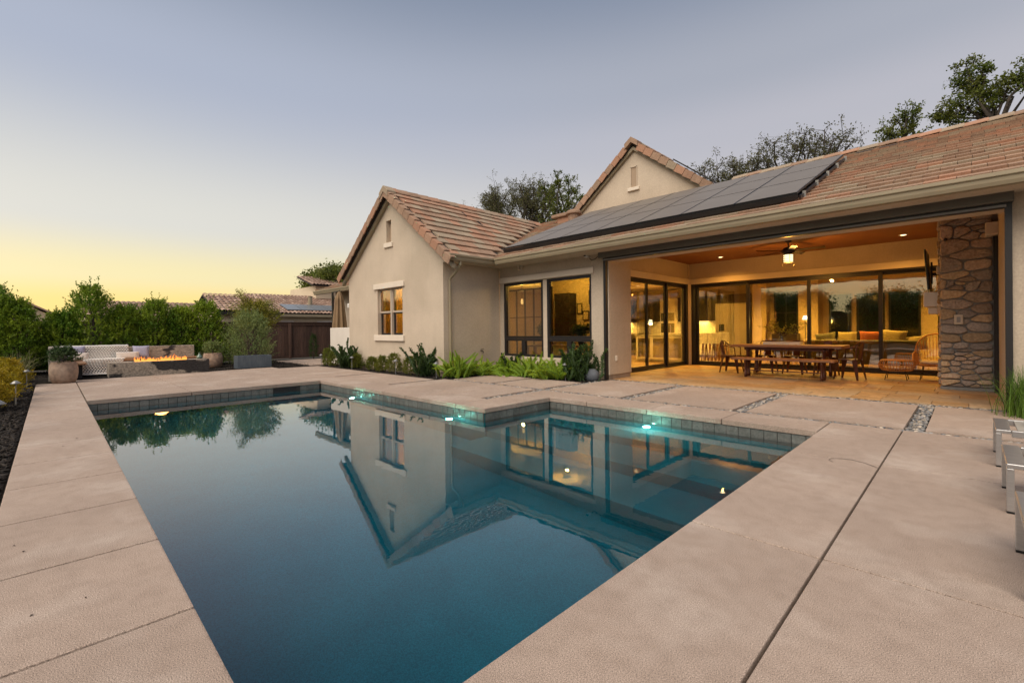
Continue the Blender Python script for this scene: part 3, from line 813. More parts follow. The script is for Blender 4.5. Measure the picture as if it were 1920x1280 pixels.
MB().bar(Vector((-2.05, 9.1, zm(9.1))) + lf * .09, Vector((-2.05, 13.3, zm(13.3))) + lf * .09, .03, .05, lf).build('panel_rail', BLACK, H)
for k in range(5):
    yy = 9.3 + k * .95
    MB().bar((-2.03, yy, zm(yy) + .02), (-2.03, yy - .02, zm(yy) + .15), .05, .03).build('panel_clip', ALU, H)
o = link('solar_panel', pfm, None, H)
s3 = Vector((-1, 0, .79)).normalized()
o.matrix_local = Matrix.Translation(-ROOT[H.name]) @ frame_m(Vector((X2 + 2.6, Y2 + .5, Z2 - .79 * 2.6 + .12)), (0, 1, 0), s3); o.scale = (1.5, 1.3, 1)
link('cells', pcm, None, o)
# ================================================================== INTERIOR
WARM = (1.0, .55, .10)
MB().box(-14.95, -6.75, 9.55, 19.6, -.15, -.005).box(-6.75, 3.2, 15.0, 19.6, -.15, -.005).box(-14.95, -9.98, 7.5, 9.55, -.15, -.005).build('interior_floor', OAKF, H)
MB().box(-14.95, -6.75, 9.55, 19.6, 2.9, 2.96).box(-6.75, 3.2, 15.0, 19.6, 2.9, 2.96).box(-14.95, -9.98, 7.5, 9.55, 2.9, 2.96).build('interior_ceiling', mat('ceiling_paint', (.66, .58, .46), rough=.9), H)
iw = MB().box(-14.95, 3.2, 19.6, 19.8, -.1, 2.9).box(-14.95, -14.8, 9.55, 19.6, -.1, 2.9).box(3.0, 3.2, 15, 19.6, -.1, 2.9).box(-14.95, -9.98, 9.36, 9.54, 0, 2.9)
iw.box(-10.0, -8.1, 12.0, 12.15, 0, 2.9).box(-5.95, -5.45, 19.1, 19.6, 0, 2.9).box(-4.35, -3.75, 18.9, 19.6, 0, 2.9)
iw.build('interior_wall', CREAM, H)
DG = mat('night_glass', (.016, .022, .014), (.008, .010, .008), s=2, rough=.08, spec=.6)
for x0, x1, z0, z1 in ((-3.55, -2.9, .5, 2.3), (-2.76, -2.0, .5, 2.3), (-1.9, -1.1, .5, 2.3), (-.7, .6, .5, 2.3), (-5.3, -4.5, .2, 2.5)):
    fr = framed('interior_window', 1, 19.56, x0, x1, z0, z1, .06, .05, BRONZE, DG)
    if x0 == -5.3:
        MB().box(x0 + .06, x1 - .06, 19.54, 19.55, .98, 1.03).box(x0 + .06, x1 - .06, 19.54, 19.55, 1.7, 1.75).box(-4.92, -4.88, 19.54, 19.55, .26, 2.44).build('glazing_bar', BRONZE, fr)
# steel framed partition behind the dining window
sp = thing('steel_partition', 'black steel framed glass partition behind the planted window', 'partition', (-11.5, 12, 0))
for k in range(8):
    x = -13.0 + k * .42
    MB().box(x, x + .035, 12.0, 12.05, 0, 2.6).build('mullion', BLACK, sp)
MB().box(-13.0, -10.02, 12.0, 12.05, 2.6, 2.65).box(-13.0, -10.02, 12.005, 12.045, 1.62, 1.645).build('crossbar', BLACK, sp)
cb = thing('tall_dark_cabinet', 'tall espresso cabinet on the cream wall behind the planted window', 'cabinet', (-9.2, 11.85, 0))
MB().box(-9.6, -9.0, 11.6, 11.99, .9, 2.35).build('body', DARKW, cb, bevel=.005)
for x in (-9.58, -9.29): MB().box(x, x + .27, 11.585, 11.6, .92, 2.33).build('door', DARKW, cb, bevel=.004)
for k, (x, z, w_, h_) in enumerate(((-8.86, 1.85, .20, .34), (-8.62, 1.62, .24, .30), (-8.40, 2.2, .2, .45))):
    pf_ = thing('picture_frame', ('narrow upright picture frame beside the tall dark cabinet', 'small square picture frame right of the narrow one', 'larger picture frame high on the cream wall')[k], 'picture', (x, 11.98, z), 'pictures on the cream wall')
    m = MB().box(x - w_ / 2, x + w_ / 2, 11.965, 11.99, z - h_ / 2, z - h_ / 2 + .025).box(x - w_ / 2, x + w_ / 2, 11.965, 11.99, z + h_ / 2 - .025, z + h_ / 2)
    m.box(x - w_ / 2, x - w_ / 2 + .025, 11.965, 11.99, z - h_ / 2 + .025, z + h_ / 2 - .025).box(x + w_ / 2 - .025, x + w_ / 2, 11.965, 11.99, z - h_ / 2 + .025, z + h_ / 2 - .025)
    m.build('frame', DARKW, pf_)
    MB().box(x - w_ / 2 + .025, x + w_ / 2 - .025, 11.978, 11.985, z - h_ / 2 + .025, z + h_ / 2 - .025).build('mat_board', CREAM, pf_)
dt = thing('dining_console', 'low wooden console standing inside the planted window', 'console', (-8.4, 10.2, 0))
MB().box(-9.4, -7.2, 9.95, 10.4, .70, .75).build('top', TEAK, dt, bevel=.006)
for x in (-9.35, -7.3):
    for y in (9.98, 10.32): MB().box(x, x + .06, y, y + .06, 0, .70).build('leg', TEAK, dt)
# curtains of the gable room
def curtain(x0, x1, y, z0, z1, m):
    n = 60
    xs_ = np.linspace(x0, x1, n); ys_ = y + .025 * np.sin(np.linspace(0, (x1 - x0) * 55, n)) + rng.normal(0, .004, n)
    V = np.concatenate([np.stack([xs_, ys_, np.full(n, z0)], 1), np.stack([xs_, ys_, np.full(n, z1)], 1)])
    i = np.arange(n - 1)
    return link('curtain', npmesh('curtain', V, np.stack([i, i + 1, i + 1 + n, i + n], 1), True), m)
CURT = mat('ochre_curtain', (.58, .36, .13), (.5, .30, .10), s=20, rough=.9, trans=.5)
for k, (a, b) in enumerate(((-13.5, -12.48), (-12.47, -11.45))):
    c = curtain(a, b, 7.72, .3, 2.6, CURT)
    tag(c, ('ochre curtain drawn behind the sash left of the mullion', 'ochre curtain drawn behind the sash by the downspout side')[k], 'curtain', 'curtains of the gable window')
# lamps inside
def downlight(loc, label, en, group, sp=True, col=WARM, r=.055, hid=.02):
    t = thing('recessed_light', label, 'ceiling light', loc, group)
    x, y, z = loc
    MB().lathe([(r + .03, -.002), (r + .03, -.012), (r + .005, -.014), (r, .0)], (x, y, z), 18).build('trim_ring', WHITE, t, smooth=True)
    MB().lathe([(r, -.006), (r * .9, -.016), (.005, -.018)], (x, y, z), 16).build('lens', emit('warm_lens', (1.0, .72, .35), 1.6), t)
    l = lamp('downlight_lamp', 'SPOT' if sp else 'POINT', (x, y, z - .07), en, col, t, .03)
    if sp:
        l.data.spot_size = R(150); l.data.spot_blend = .8
for k, (x, y) in enumerate(((-8.2, 13.2), (-9.4, 16.6), (-7.4, 17.4), (-4.9, 17.3), (-2.6, 16.4), (-.4, 17.6), (-7.6, 15.1))):
    downlight((x, y, 2.9), 'small round downlight in the kitchen ceiling ' + ('above the oak floor inside the side doors', 'over the range', 'over the bar stools', 'in front of the refrigerator', 'over the sofa', 'over the mustard cushions', 'over the island')[k], 230, 'interior downlights', True, WARM)
pl = thing('pendant_lamp', 'small glowing pendant lamp behind the steel partition', 'lamp', (-12.0, 12.6, 2.2))
MB().lathe([(.015, .16), (.04, .14), (.05, .02), (.04, -.03), (.01, -.04)], (-12.0, 12.6, 2.2), 14).build('shade', emit('pendant_glow', (1, .55, .18), 1.0), pl, smooth=True)
MB().tube([(-12, 12.6, 2.39), (-12, 12.6, 2.9)], .008, 6).build('cord', BLACK, pl)
lamp('pendant_light', 'POINT', (-12.0, 12.6, 2.05), 60, WARM, pl, .03)
fl = thing('wing_ceiling_lamp', 'hidden warm ceiling lamp behind the ochre curtains', 'lamp', (-12.5, 8.6, 2.85))
MB().lathe([(.15, .05), (.16, 0), (.1, -.06), (.01, -.08)], (-12.5, 8.6, 2.85), 16).build('shade', emit('warm_shade', (1, .7, .35), 2), fl, smooth=True)
lamp('wing_lamp_light', 'POINT', (-12.5, 8.5, 2.65), 60, WARM, fl, .03)
dl = thing('nook_ceiling_lamp', 'flush warm ceiling lamp over the window console', 'lamp', (-8.6, 10.9, 2.87))
MB().lathe([(.13, .03), (.14, 0), (.1, -.05), (.01, -.06)], (-8.6, 10.9, 2.87), 16).build('shade', emit('warm_shade2', (1, .7, .3), .35), dl, smooth=True)
lamp('nook_lamp_light', 'POINT', (-8.6, 10.9, 2.68), 42, WARM, dl, .03)
# kitchen
fr = thing('refrigerator', 'wide stainless built-in refrigerator with two long handles', 'refrigerator', (-6.7, 19.3, 0))
MB().box(-7.28, -6.05, 18.95, 19.55, .1, 2.15).build('body', STEEL, fr)
for a, b in ((-7.27, -6.68), (-6.67, -6.06)): MB().box(a, b, 18.91, 18.947, .12, 2.13).build('door', STEEL, fr, bevel=.006)
for x in (-6.76, -6.59): MB().tube([(x, 18.90, .75), (x, 18.86, .78), (x, 18.86, 1.62), (x, 18.90, 1.65)], .013, 8).build('handle', ALU, fr)
MB().box(-7.12, -6.92, 18.895, 18.909, 1.05, 1.32).build('dispenser', BLACK, fr)
MB().box(-7.3, -6.03, 18.93, 19.55, 2.17, 2.5).build('top_cabinet', DARKW, fr)
kc = thing('kitchen_wall_cabinets', 'dark espresso wall cabinets over the lit white backsplash', 'cabinet', (-9, 19.4, 0))
for k in range(6):
    x = -11.9 + k * .76
    if k == 1: continue
    c = MB().box(x, x + .75, 19.2, 19.58, 1.48, 2.5).build('cabinet', DARKW, kc)
    for q in (0, .375): MB().box(x + q + .005, x + q + .37, 19.18, 19.2, 1.49, 2.49).build('door', DARKW, c, bevel=.004)
bc = thing('kitchen_counter', 'long pale kitchen counter under the lit backsplash', 'counter', (-9, 19.3, 0))
MB().box(-12.0, -7.33, 18.95, 19.58, .08, .88).build('base', WHITE, bc)
MB().box(-12.0, -7.33, 18.92, 19.58, .883, .93).build('worktop', mat('pale_quartz', (.6, .56, .5), rough=.25), bc)
MB().box(-12.0, -7.33, 19.56, 19.59, .932, 1.475).build('backsplash', mat('white_tile', (.66, .62, .55), (.6, .56, .5), s=8, rough=.25), bc)
for x in (-11.6, -9.6, -8.0):
    ul = thing('under_cabinet_lamp', 'slim warm strip lamp under the espresso wall cabinets', 'lamp', (x, 19.35, 1.47), 'under cabinet strip lamps')
    MB().box(x - .3, x + .3, 19.3, 19.4, 1.455, 1.475).build('strip', emit('strip_glow', (1, .65, .25), 1.5), ul)
    a = lamp('strip_light', 'AREA', (x, 19.35, 1.44), 9, WARM, ul, .4)
rgx = thing('range_cooker', 'stainless range cooker beneath the flared hood', 'cooker', (-10.76, 19.2, 0))
MB().box(-11.13, -10.4, 18.86, 19.55, .05, .95).build('body', STEEL, rgx)
for a, b in ((-11.1, -10.78), (-10.75, -10.43)): MB().box(a, b, 18.84, 18.86, .2, .75).build('oven_door', BLACK, rgx)
MB().tube([(-11.08, 18.80, .80), (-10.45, 18.80, .80)], .012, 8).build('rail', ALU, rgx)
hd = thing('range_hood', 'flared stainless hood above the range cooker', 'hood', (-10.76, 19.3, 1.6))
MB().add([(-11.2, 18.9, 1.62), (-10.32, 18.9, 1.62), (-10.32, 19.55, 1.62), (-11.2, 19.55, 1.62), (-10.95, 19.15, 2.0), (-10.57, 19.15, 2.0), (-10.57, 19.55, 2.0), (-10.95, 19.55, 2.0)], [(0, 3, 2, 1), (4, 5, 6, 7), (0, 1, 5, 4), (1, 2, 6, 5), (2, 3, 7, 6), (3, 0, 4, 7)]).build('canopy', STEEL, hd)
MB().box(-10.93, -10.59, 19.17, 19.55, 2.002, 2.9).build('flue', STEEL, hd)
# island
il = thing('kitchen_island', 'cream kitchen island with glazed shelves facing the side doors', 'kitchen island', (-7.9, 15.8, 0))
MB().box(-8.9, -6.95, 15.4, 16.4, .90, .95).build('worktop', mat('grey_quartz', (.42, .40, .34), (.3, .3, .26), s=6, rough=.2), il)
m = MB().box(-8.85, -7.0, 15.95, 16.3, .02, .9)
for x in (-8.85, -8.25, -7.65, -7.06): m.box(x, x + .06, 15.45, 15.95, .02, .9)
m.box(-8.79, -7.06, 15.45, 15.95, .02, .1).box(-8.79, -7.06, 15.46, 15.95, .48, .51).box(-8.79, -7.06, 15.46, 15.95, .84, .9)
m.build('carcass', WHITE, il)
for k in range(3): framed('glass_door', 1, 15.43, -8.80 + k * .60, -8.22 + k * .60, .09, .88, .045, .03, WHITE, GLASS, il)
for k in range(4):
    bs = thing('bar_stool', 'slim wooden bar stool tucked beside the island', 'stool', (-6.95 + k * .24, 16.75 + k * .03, 0), 'bar stools at the island')
    MB().box(-.17, .17, -.17, .17, .62, .67).build('seat', LINEN, bs, bevel=.015).location = (0, 0, 0)
    MB().box(-.17, .17, .14, .18, .67, 1.0).build('backrest', LINEN, bs, bevel=.015).location = (0, 0, 0)
    for sx in (-1, 1):
        for sy in (-1, 1): MB().bar((sx * .14, sy * .14, .62), (sx * .17, sy * .17, 0), .03, .03).build('leg', TEAK, bs).location = (0, 0, 0)
# oven tower beside pantry
ot = thing('oven_tower', 'wall oven tower with dark glass door beyond the island', 'oven', (-9.3, 19.1, 0))
# living
sf = thing('sofa', 'long olive sofa seen from behind through the glass doors', 'sofa', (-2.1, 16.4, 0))
MB().box(-3.5, -.95, 16.0, 16.25, .12, .80).build('backrest', SOFAM, sf, bevel=.05, seg=3)
MB().box(-3.5, -.95, 16.26, 17.0, .12, .45).build('seat', SOFAM, sf, bevel=.05, seg=3)
MB().box(-3.72, -3.51, 16.0, 17.0, .12, .62).build('arm', SOFAM, sf, bevel=.05, seg=3)
for x in (-3.6, -1.1):
    for y in (16.1, 16.9): MB().box(x, x + .05, y, y + .05, 0, .12).build('leg', DARKW, sf)
def pillow(name, label, c, size, rot, m, group=None, cat='cushion'):
    n = 12
    uu, vv = np.meshgrid(np.linspace(-1, 1, n), np.linspace(-1, 1, n))
    th = (1 - uu ** 4) * (1 - vv ** 4)
    th = np.sqrt(np.clip(th, 0, 1))
    pinch = 1 - .10 * (uu ** 2) * (1 - vv ** 2) - .10 * (vv ** 2) * (1 - uu ** 2)
    X, Y = uu * size[0] / 2 * (1 - .08 * (1 - uu ** 2) * 0) * (1 - .07 * (1 - vv ** 2)), vv * size[1] / 2 * (1 - .07 * (1 - uu ** 2))
    Zt = th * size[2] / 2
    V = np.concatenate([np.stack([X, Y, Zt], -1).reshape(-1, 3), np.stack([X, Y, -Zt], -1).reshape(-1, 3)])
    ix = np.arange(n * n).reshape(n, n)
    q = np.stack([ix[:-1, :-1], ix[:-1, 1:], ix[1:, 1:], ix[1:, :-1]], -1).reshape(-1, 4)
    o = link(name, npmesh(name, V, np.concatenate([q, q[:, ::-1] + n * n]), True), m)
    o.location = c; o.rotation_euler = rot
    return tag(o, label, cat, group)
for k, (x, z, m, lab) in enumerate(((-3.1, .86, SOFAM, 'olive cushion on the sofa back near its arm'), (-2.55, .86, CUSH, 'pale mustard cushion on the sofa back'), (-2.0, .86, RUSTC, 'terracotta cushion on the sofa back'), (-1.5, .86, CUSH, 'mustard cushion tipped over the sofa back'), (-1.0, .72, CUSH, 'pointed mustard cushion at the end of the sofa'))):
    pillow('cushion', lab, (x + rnd.uniform(-.06, .06), 16.38 + .05 * (k % 2), z + rnd.uniform(-.10, .02)), (rnd.uniform(.48, .66), rnd.uniform(.36, .46), .24), (R(68 + rnd.uniform(-8, 8)), R(rnd.uniform(-16, 16)), R(rnd.uniform(-14, 14))), m, 'sofa cushions')
bl = thing('blanket_ladder', 'thin reddish wooden blanket ladder leaning on the cream wall', 'ladder', (-5.2, 18.9, 0))
MB().bar((-5.45, 18.8, 0), (-5.38, 19.05, 1.75), .035, .035).bar((-5.05, 18.8, 0), (-5.12, 19.05, 1.75), .035, .035).build('rail', RUST, bl)
for z in (.35, .7, 1.05, 1.4): MB().bar((-5.43 + .04 * z, 18.8 + .14 * z, z), (-5.07 - .04 * z, 18.8 + .14 * z, z), .022, .022).build('rung', RUST, bl)
lampt = thing('floor_lamp', 'floor lamp with a small glowing shade beside the sofa', 'lamp', (-3.85, 17.6, 0))
MB().lathe([(.14, 0), (.14, .02), (.015, .03)], (-3.85, 17.6, 0), 16).build('base', BLACK, lampt)
MB().tube([(-3.85, 17.6, .03), (-3.85, 17.6, 1.5)], .01, 6).build('stem', BLACK, lampt)
MB().lathe([(.05, 0), (.085, -.11), (.083, -.12), (.01, -.02)], (-3.85, 17.6, 1.55), 14).build('shade', emit('shade_glow', (1, .85, .55), 3), lampt, smooth=True)
lamp('floor_lamp_light', 'POINT', (-3.85, 17.6, 1.38), 12, WARM, lampt, .05)
dkc = thing('dark_console', 'dark console under the gridded window behind the dining table', 'console', (-4.9, 18.6, 0))
MB().box(-5.1, -4.3, 18.5, 18.9, .25, .95).build('body', DARKW, dkc)
for x in (-5.05, -4.4): MB().box(x, x + .05, 18.52, 18.57, 0, .25).build('leg', DARKW, dkc)
# oven tower parts
MB().box(-9.65, -8.95, 18.93, 19.56, .94, 2.48).build('body', WHITE, ot)
MB().box(-9.6, -9.0, 18.91, 18.93, 1.0, 1.4).build('oven_door', BLACK, ot)
MB().box(-9.6, -9.0, 18.91, 18.93, 1.5, 1.85).build('oven_door', BLACK, ot)

# ================================================================== COVERED PATIO
for k, (x, y) in enumerate(((-5.16, 13.86), (-1.06, 13.7))):
    downlight((x, y, 3.263), ('round recessed patio ceiling light near the corner post', 'round recessed patio ceiling light near the stone chimney')[k], 40, 'patio ceiling lights', True, (1, .44, .07))
fan = thing('ceiling_fan', 'dark ceiling fan with a glowing ribbed lantern over the dining table', 'ceiling fan', (-3.05, 12.4, 3.26))
fx, fy = -3.05, 12.4
MB().lathe([(.07, 0), (.07, -.05), (.02, -.07)], (fx, fy, 3.26), 16).build('canopy', BRONZE, fan, smooth=True)
MB().tube([(fx, fy, 3.2), (fx, fy, 3.05)], .014, 8).build('downrod', BRONZE, fan)
MB().lathe([(.03, .07), (.10, .05), (.14, -.01), (.13, -.07), (.06, -.10)], (fx, fy, 3.02), 20).build('motor', BRONZE, fan, smooth=True)
for k in range(5):
    a = k * 72 + 8
    m = MB()
    m.add([(.13, -.03, 0), (.2, -.06, .008), (.72, -.075, .02), (.74, .03, -.02), (.2, .06, -.012), (.13, .03, 0)] + [(.13, -.03, -.008), (.2, -.06, 0), (.72, -.075, .012), (.74, .03, -.028), (.2, .06, -.02), (.13, .03, -.008)],
          [(0, 1, 2, 3, 4, 5), (11, 10, 9, 8, 7, 6)] + [(i, i + 6, (i + 1) % 6 + 6, (i + 1) % 6) for i in range(6)])
    o = m.build('blade', DARKW, fan); o.location = (0, 0, -.25); o.rotation_euler = (0, 0, R(a))
lt = MB().lathe([(.02, 0), (.095, -.01), (.095, -.17), (.02, -.18)], (fx, fy, 2.91), 20).build('lantern_glass', emit('lantern_glow', (1.0, .74, .33), 1.1), fan, smooth=True)
for z in (2.91, 2.86, 2.81, 2.76, 2.725): MB().lathe([(.099, .006), (.104, .006), (.104, -.006), (.099, -.006)], (fx, fy, z), 20).build('cage_ring', BRONZE, lt)
for k in range(6):
    a = k * 1.047
    MB().tube([(fx + .103 * math.cos(a), fy + .103 * math.sin(a), 2.92), (fx + .103 * math.cos(a), fy + .103 * math.sin(a), 2.72)], .005, 5).build('cage_bar', BRONZE, lt)
for s in (-.12, .12): MB().tube([(fx + s, fy, 2.92), (fx + s, fy, 2.64)], .003, 5).build('pull_chain', BRONZE, fan)
lamp('fan_light', 'POINT', (fx, fy, 2.62), 24, (1, .44, .07), fan, .035)

# stone chimney breast
SCX0, SCX1, SCY = -.40, .30, 11.80
st = thing('stone_chimney', 'tall chimney breast of irregular tan fieldstone in grey mortar', 'chimney', (0, 12.5, 0))
MB().box(SCX0 + .012, SCX1 + .055, SCY + .034, 13.2, -.02, 3.264).build('mortar_core', MORTAR, st)
MB().box(SCX0 - .0, SCX1 + .05, SCY + .005, SCY + .03, .0, .05).build('plinth', MORTAR, st)
def cells(a0, a1, z0, z1, n, asp=1.9):
    """irregular field-stone layout: relaxed Voronoi cells of a wide metric, clipped to the rectangle"""
    P = [(rnd.uniform(a0, a1), rnd.uniform(z0, z1)) for _ in range(n)]
    for it in range(3):
        C = []
        for i, p in enumerate(P):
            poly = [(a0, z0), (a1, z0), (a1, z1), (a0, z1)]
            for k, q in enumerate(P):
                if k == i or abs(q[1] - p[1]) > .9 or abs(q[0] - p[0]) > 1.2: continue
                mx_, mz_ = (p[0] + q[0]) / 2, (p[1] + q[1]) / 2
                nx_, nz_ = (q[0] - p[0]), (q[1] - p[1]) * asp * asp
                out = []
                for u_ in range(len(poly)):
                    A, B_ = poly[u_], poly[(u_ + 1) % len(poly)]
                    da = (A[0] - mx_) * nx_ + (A[1] - mz_) * nz_; db = (B_[0] - mx_) * nx_ + (B_[1] - mz_) * nz_
                    if da <= 0: out.append(A)
                    if da * db < 0:
                        f_ = da / (da - db); out.append((A[0] + (B_[0] - A[0]) * f_, A[1] + (B_[1] - A[1]) * f_))
                poly = out
                if len(poly) < 3: break
            C.append(poly)
        if it < 2:
            P = [((sum(v[0] for v in c) / len(c)) * .55 + p[0] * .45, (sum(v[1] for v in c) / len(c)) * .55 + p[1] * .45) if len(c) > 2 else p for c, p in zip(C, P)]
    return C
def stones(a0, a1, place, n):
    for poly in cells(a0, a1, .055, 3.255, n):
        if len(poly) < 3: continue
        cx = sum(p[0] for p in poly) / len(poly); cz = sum(p[1] for p in poly) / len(poly)
        W_ = max(p[0] for p in poly) - min(p[0] for p in poly); H_ = max(p[1] for p in poly) - min(p[1] for p in poly)
        if min(W_, H_) < .03: continue
        g_ = rnd.uniform(.008, .013)
        poly = [(cx + (p[0] - cx) * (1 - 2 * g_ / W_), cz + (p[1] - cz) * (1 - 2 * g_ / H_)) for p in poly]
        pts = []
        for k in range(len(poly)):
            A, B_ = poly[k], poly[(k + 1) % len(poly)]
            if math.hypot(B_[0] - A[0], B_[1] - A[1]) < .012: continue
            for f_ in (rnd.uniform(.12, .24), .5, rnd.uniform(.76, .88)):
                b_ = rnd.uniform(-.004, .002) if f_ == .5 else rnd.uniform(-.003, .001)
                pts.append((A[0] + (B_[0] - A[0]) * f_ + (A[0] - cx) * b_ * 3, A[1] + (B_[1] - A[1]) * f_ + (A[1] - cz) * b_ * 3))
        n_ = len(pts)
        if n_ < 5: continue
        d = rnd.uniform(.03, .075)
        tx, tz = rnd.uniform(-.08, .08), rnd.uniform(-.10, .06)
        vv = []
        for sc2, dep in ((1.0, -.012), (1.0, d * .55), (.92, d * .9), (.6, d)):
            for p in pts:
                px, pz = (p[0] - cx) * sc2, (p[1] - cz) * sc2
                vv.append(place(cx + px, dep + ((rnd.uniform(-.005, .005) + tx * px + tz * pz) if dep > 0 else 0), cz + pz))
        vv.append(place(cx, d + rnd.uniform(-.004, .008), cz))
        ff = [(r_ * n_ + i, r_ * n_ + (i + 1) % n_, (r_ + 1) * n_ + (i + 1) % n_, (r_ + 1) * n_ + i) for r_ in range(3) for i in range(n_)]
        ff += [(3 * n_ + i, 3 * n_ + (i + 1) % n_, 4 * n_) for i in range(n_)]
        MB().add(vv, ff).build('stone', STONE, st)
stones(SCX0, SCX1, lambda a, d, z: (a, SCY + .035 - d, z), 66)
stones(11.86, 13.18, lambda a, d, z: (SCX0 + .03 - d, a, z), 110)
MB().box(-.205, -.085, SCY - .035, SCY + .01, 1.205, 1.385).build('outlet_surround', STUCCO_D, st, bevel=.008)
MB().box(-.17, -.12, SCY - .04, SCY - .034, 1.245, 1.345).build('outlet_cover', mat('grey_cover', (.3, .3, .3), rough=.4), st)
MB().lathe([(.028, 0), (.028, .03), (.012, .04)], (0, 0, 0), 12).build('hook_plate', BRONZE, st).matrix_local = Matrix.Translation((-.31, SCY - .03 - 12.5, 2.78)) @ Matrix.Rotation(R(90), 4, 'X')
tv = thing('television', 'flat black television on a wall arm, seen edge-on at the stone chimney', 'television', (-.6, 12.8, 2.3))
MB().obox((-.60, 12.72, 2.30), (.035, 1.05, .80), (0, R(-4), 0)).build('screen', BLACK, tv, bevel=.006)
MB().bar((-.57, 12.9, 2.25), (-.38, 12.9, 2.25), .08, .06).bar((-.555, 12.9, 2.05), (-.555, 12.9, 2.5), .06, .03).build('wall_arm', BLACK, tv)
ms = thing('mantel_shelf', 'chunky white mantel shelf below the television', 'shelf', (-.52, 13, 1.7))
MB().box(-.64, -.41, 12.05, 13.1, 1.56, 1.84).build('beam', WHITE, ms, bevel=.008)
for y_ in (12.2, 12.85): MB().box(-.58, -.41, y_, y_ + .12, 1.42, 1.556).build('corbel', WHITE, ms, bevel=.01)

# dining set
def turned(x, y, z0, z1, r):
    H_ = z1 - z0
    return [(r * a, z0 + H_ * b) for a, b in ((.8, 0), (1.0, .03), (1.0, .12), (1.35, .14), (1.35, .17), (.95, .19), (.85, .5), (.95, .86), (1.3, .88), (1.3, .91), (1, .93), (1, 1))]
tb = thing('dining_table', 'long reddish teak dining table with paired turned legs', 'table', (-3.15, 12.9, 0))
for k in range(5):
    y0 = 12.42 + k * .196
    MB().box(-4.40, -2.02, y0 + .001, y0 + .195, .695 + rnd.uniform(-.001, .001), .75 + rnd.uniform(-.001, .001)).build('plank', TEAK, tb, bevel=.005)
MB().box(-4.1, -2.3, 12.55, 12.59, .62, .695).box(-4.1, -2.3, 13.25, 13.29, .62, .695).build('apron', RUST, tb)
for x in (-4.02, -2.38):
    for y in (12.52, 12.62, 13.2, 13.3): MB().lathe(turned(0, 0, 0, .695, .028), (x, y, 0), 12).build('leg', RUST, tb, smooth=True)
bn = thing('dining_bench', 'long teak bench with turned legs along the dining table', 'bench', (-3.12, 12.0, 0))
for k in range(2):
    y0 = 11.80 + k * .205
    MB().box(-4.18, -2.06, y0 + .001, y0 + .204, .41, .46).build('plank', TEAK, bn, bevel=.005)
for x in (-3.86, -2.30):
    for y in (11.86, 11.94, 12.1, 12.16): MB().lathe(turned(0, 0, 0, .41, .026), (x, y, 0), 12).build('leg', RUST, bn, smooth=True)
for y, z in ((11.9, .17), (12.12, .21)): MB().tube([(-3.86, y, z), (-2.30, y, z)], .013, 8).build('stretcher', RUST, bn)
def metal_chair(label, arms, group):
    t = thing('metal_chair', label, 'chair', (0, 0, 0), group)
    MB().box(-.20, .20, -.19, .19, .435, .455).build('seat', RUST, t, bevel=.012, seg=2)
    for sx in (-1, 1):
        for sy in (-1, 1):
            a, b = Vector((sx * .175, sy * .165, .435)), Vector((sx * .225, sy * .235, 0))
            m = MB(); p = [a, b]
            q = Vector((sx * .5, sy * .5, 0)).normalized(); s_ = Vector((-q.y, q.x, 0))
            vv = []
            for pt, wd in ((a, .055), (a.lerp(b, .35), .04), (b, .018)):
                vv += [pt + s_ * wd - q * .012, pt + s_ * wd + q * .004, pt - s_ * wd + q * .004, pt - s_ * wd - q * .012]
            m.add(vv, [(3, 2, 1, 0), (8, 9, 10, 11)] + [(r_ * 4 + i, r_ * 4 + (i + 1) % 4, r_ * 4 + 4 + (i + 1) % 4, r_ * 4 + 4 + i) for r_ in range(2) for i in range(4)])
            m.build('leg', RUST, t)
    if arms:
        MB().tube([(.20, .16, .45), (.215, .15, .66), (.225, .02, .69), (.215, -.16, .73), (.15, -.225, .82), (0, -.245, .84), (-.15, -.225, .82), (-.215, -.16, .73), (-.225, .02, .69), (-.215, .15, .66), (-.20, .16, .45)], .013, 8).build('arm_rail', RUST, t, smooth=True)
        MB().tube([(.17, -.17, .45), (.165, -.22, .81)], .012, 8).tube([(-.17, -.17, .45), (-.165, -.22, .81)], .012, 8).build('back_post', RUST, t)
    else:
        MB().tube([(.18, -.17, .45), (.19, -.215, .76), (.15, -.235, .82), (0, -.245, .835), (-.15, -.235, .82), (-.19, -.215, .76), (-.18, -.17, .45)], .013, 8).build('back_frame', RUST, t, smooth=True)
    MB().add([(-.07, -.185, .455), (.07, -.185, .455), (.085, -.24, .83), (-.085, -.24, .83), (-.07, -.193, .455), (.07, -.193, .455), (.085, -.248, .83), (-.085, -.248, .83)], [(0, 1, 2, 3), (7, 6, 5, 4), (0, 4, 5, 1), (1, 5, 6, 2), (2, 6, 7, 3), (3, 7, 4, 0)]).build('splat', RUST, t)
    return t
c0 = metal_chair('brown metal chair behind the dining table, next to the kitchen-side armchair', False, 'chairs behind the dining table')
c0.location = (-3.85, 13.42, 0); c0.rotation_euler = (0, 0, R(180))
for x, l_ in ((-3.18, 'brown metal chair behind the dining table, middle of the three'), (-2.5, 'brown metal chair behind the dining table, next to the stool-side armchair')):
    c = copy_tree(c0); c.location = (x, 13.42, 0); c['label'] = l_
ce = metal_chair('brown metal armchair at the table end beside the kitchen doors', True, None)
ce.location = (-4.52, 12.85, 0); ce.rotation_euler = (0, 0, R(-90))
cf = metal_chair('brown metal armchair at the table end beside the rattan stool', True, None)
cf.location = (-1.93, 12.72, 0); cf.rotation_euler = (0, 0, R(78))
ty = thing('table_tray', 'long whitewashed wooden trough on the dining table', 'tray', (-3.3, 12.85, .75))
MB().box(-3.70, -2.92, 12.76, 12.98, .757, .767).build('bottom', WHITE, ty)
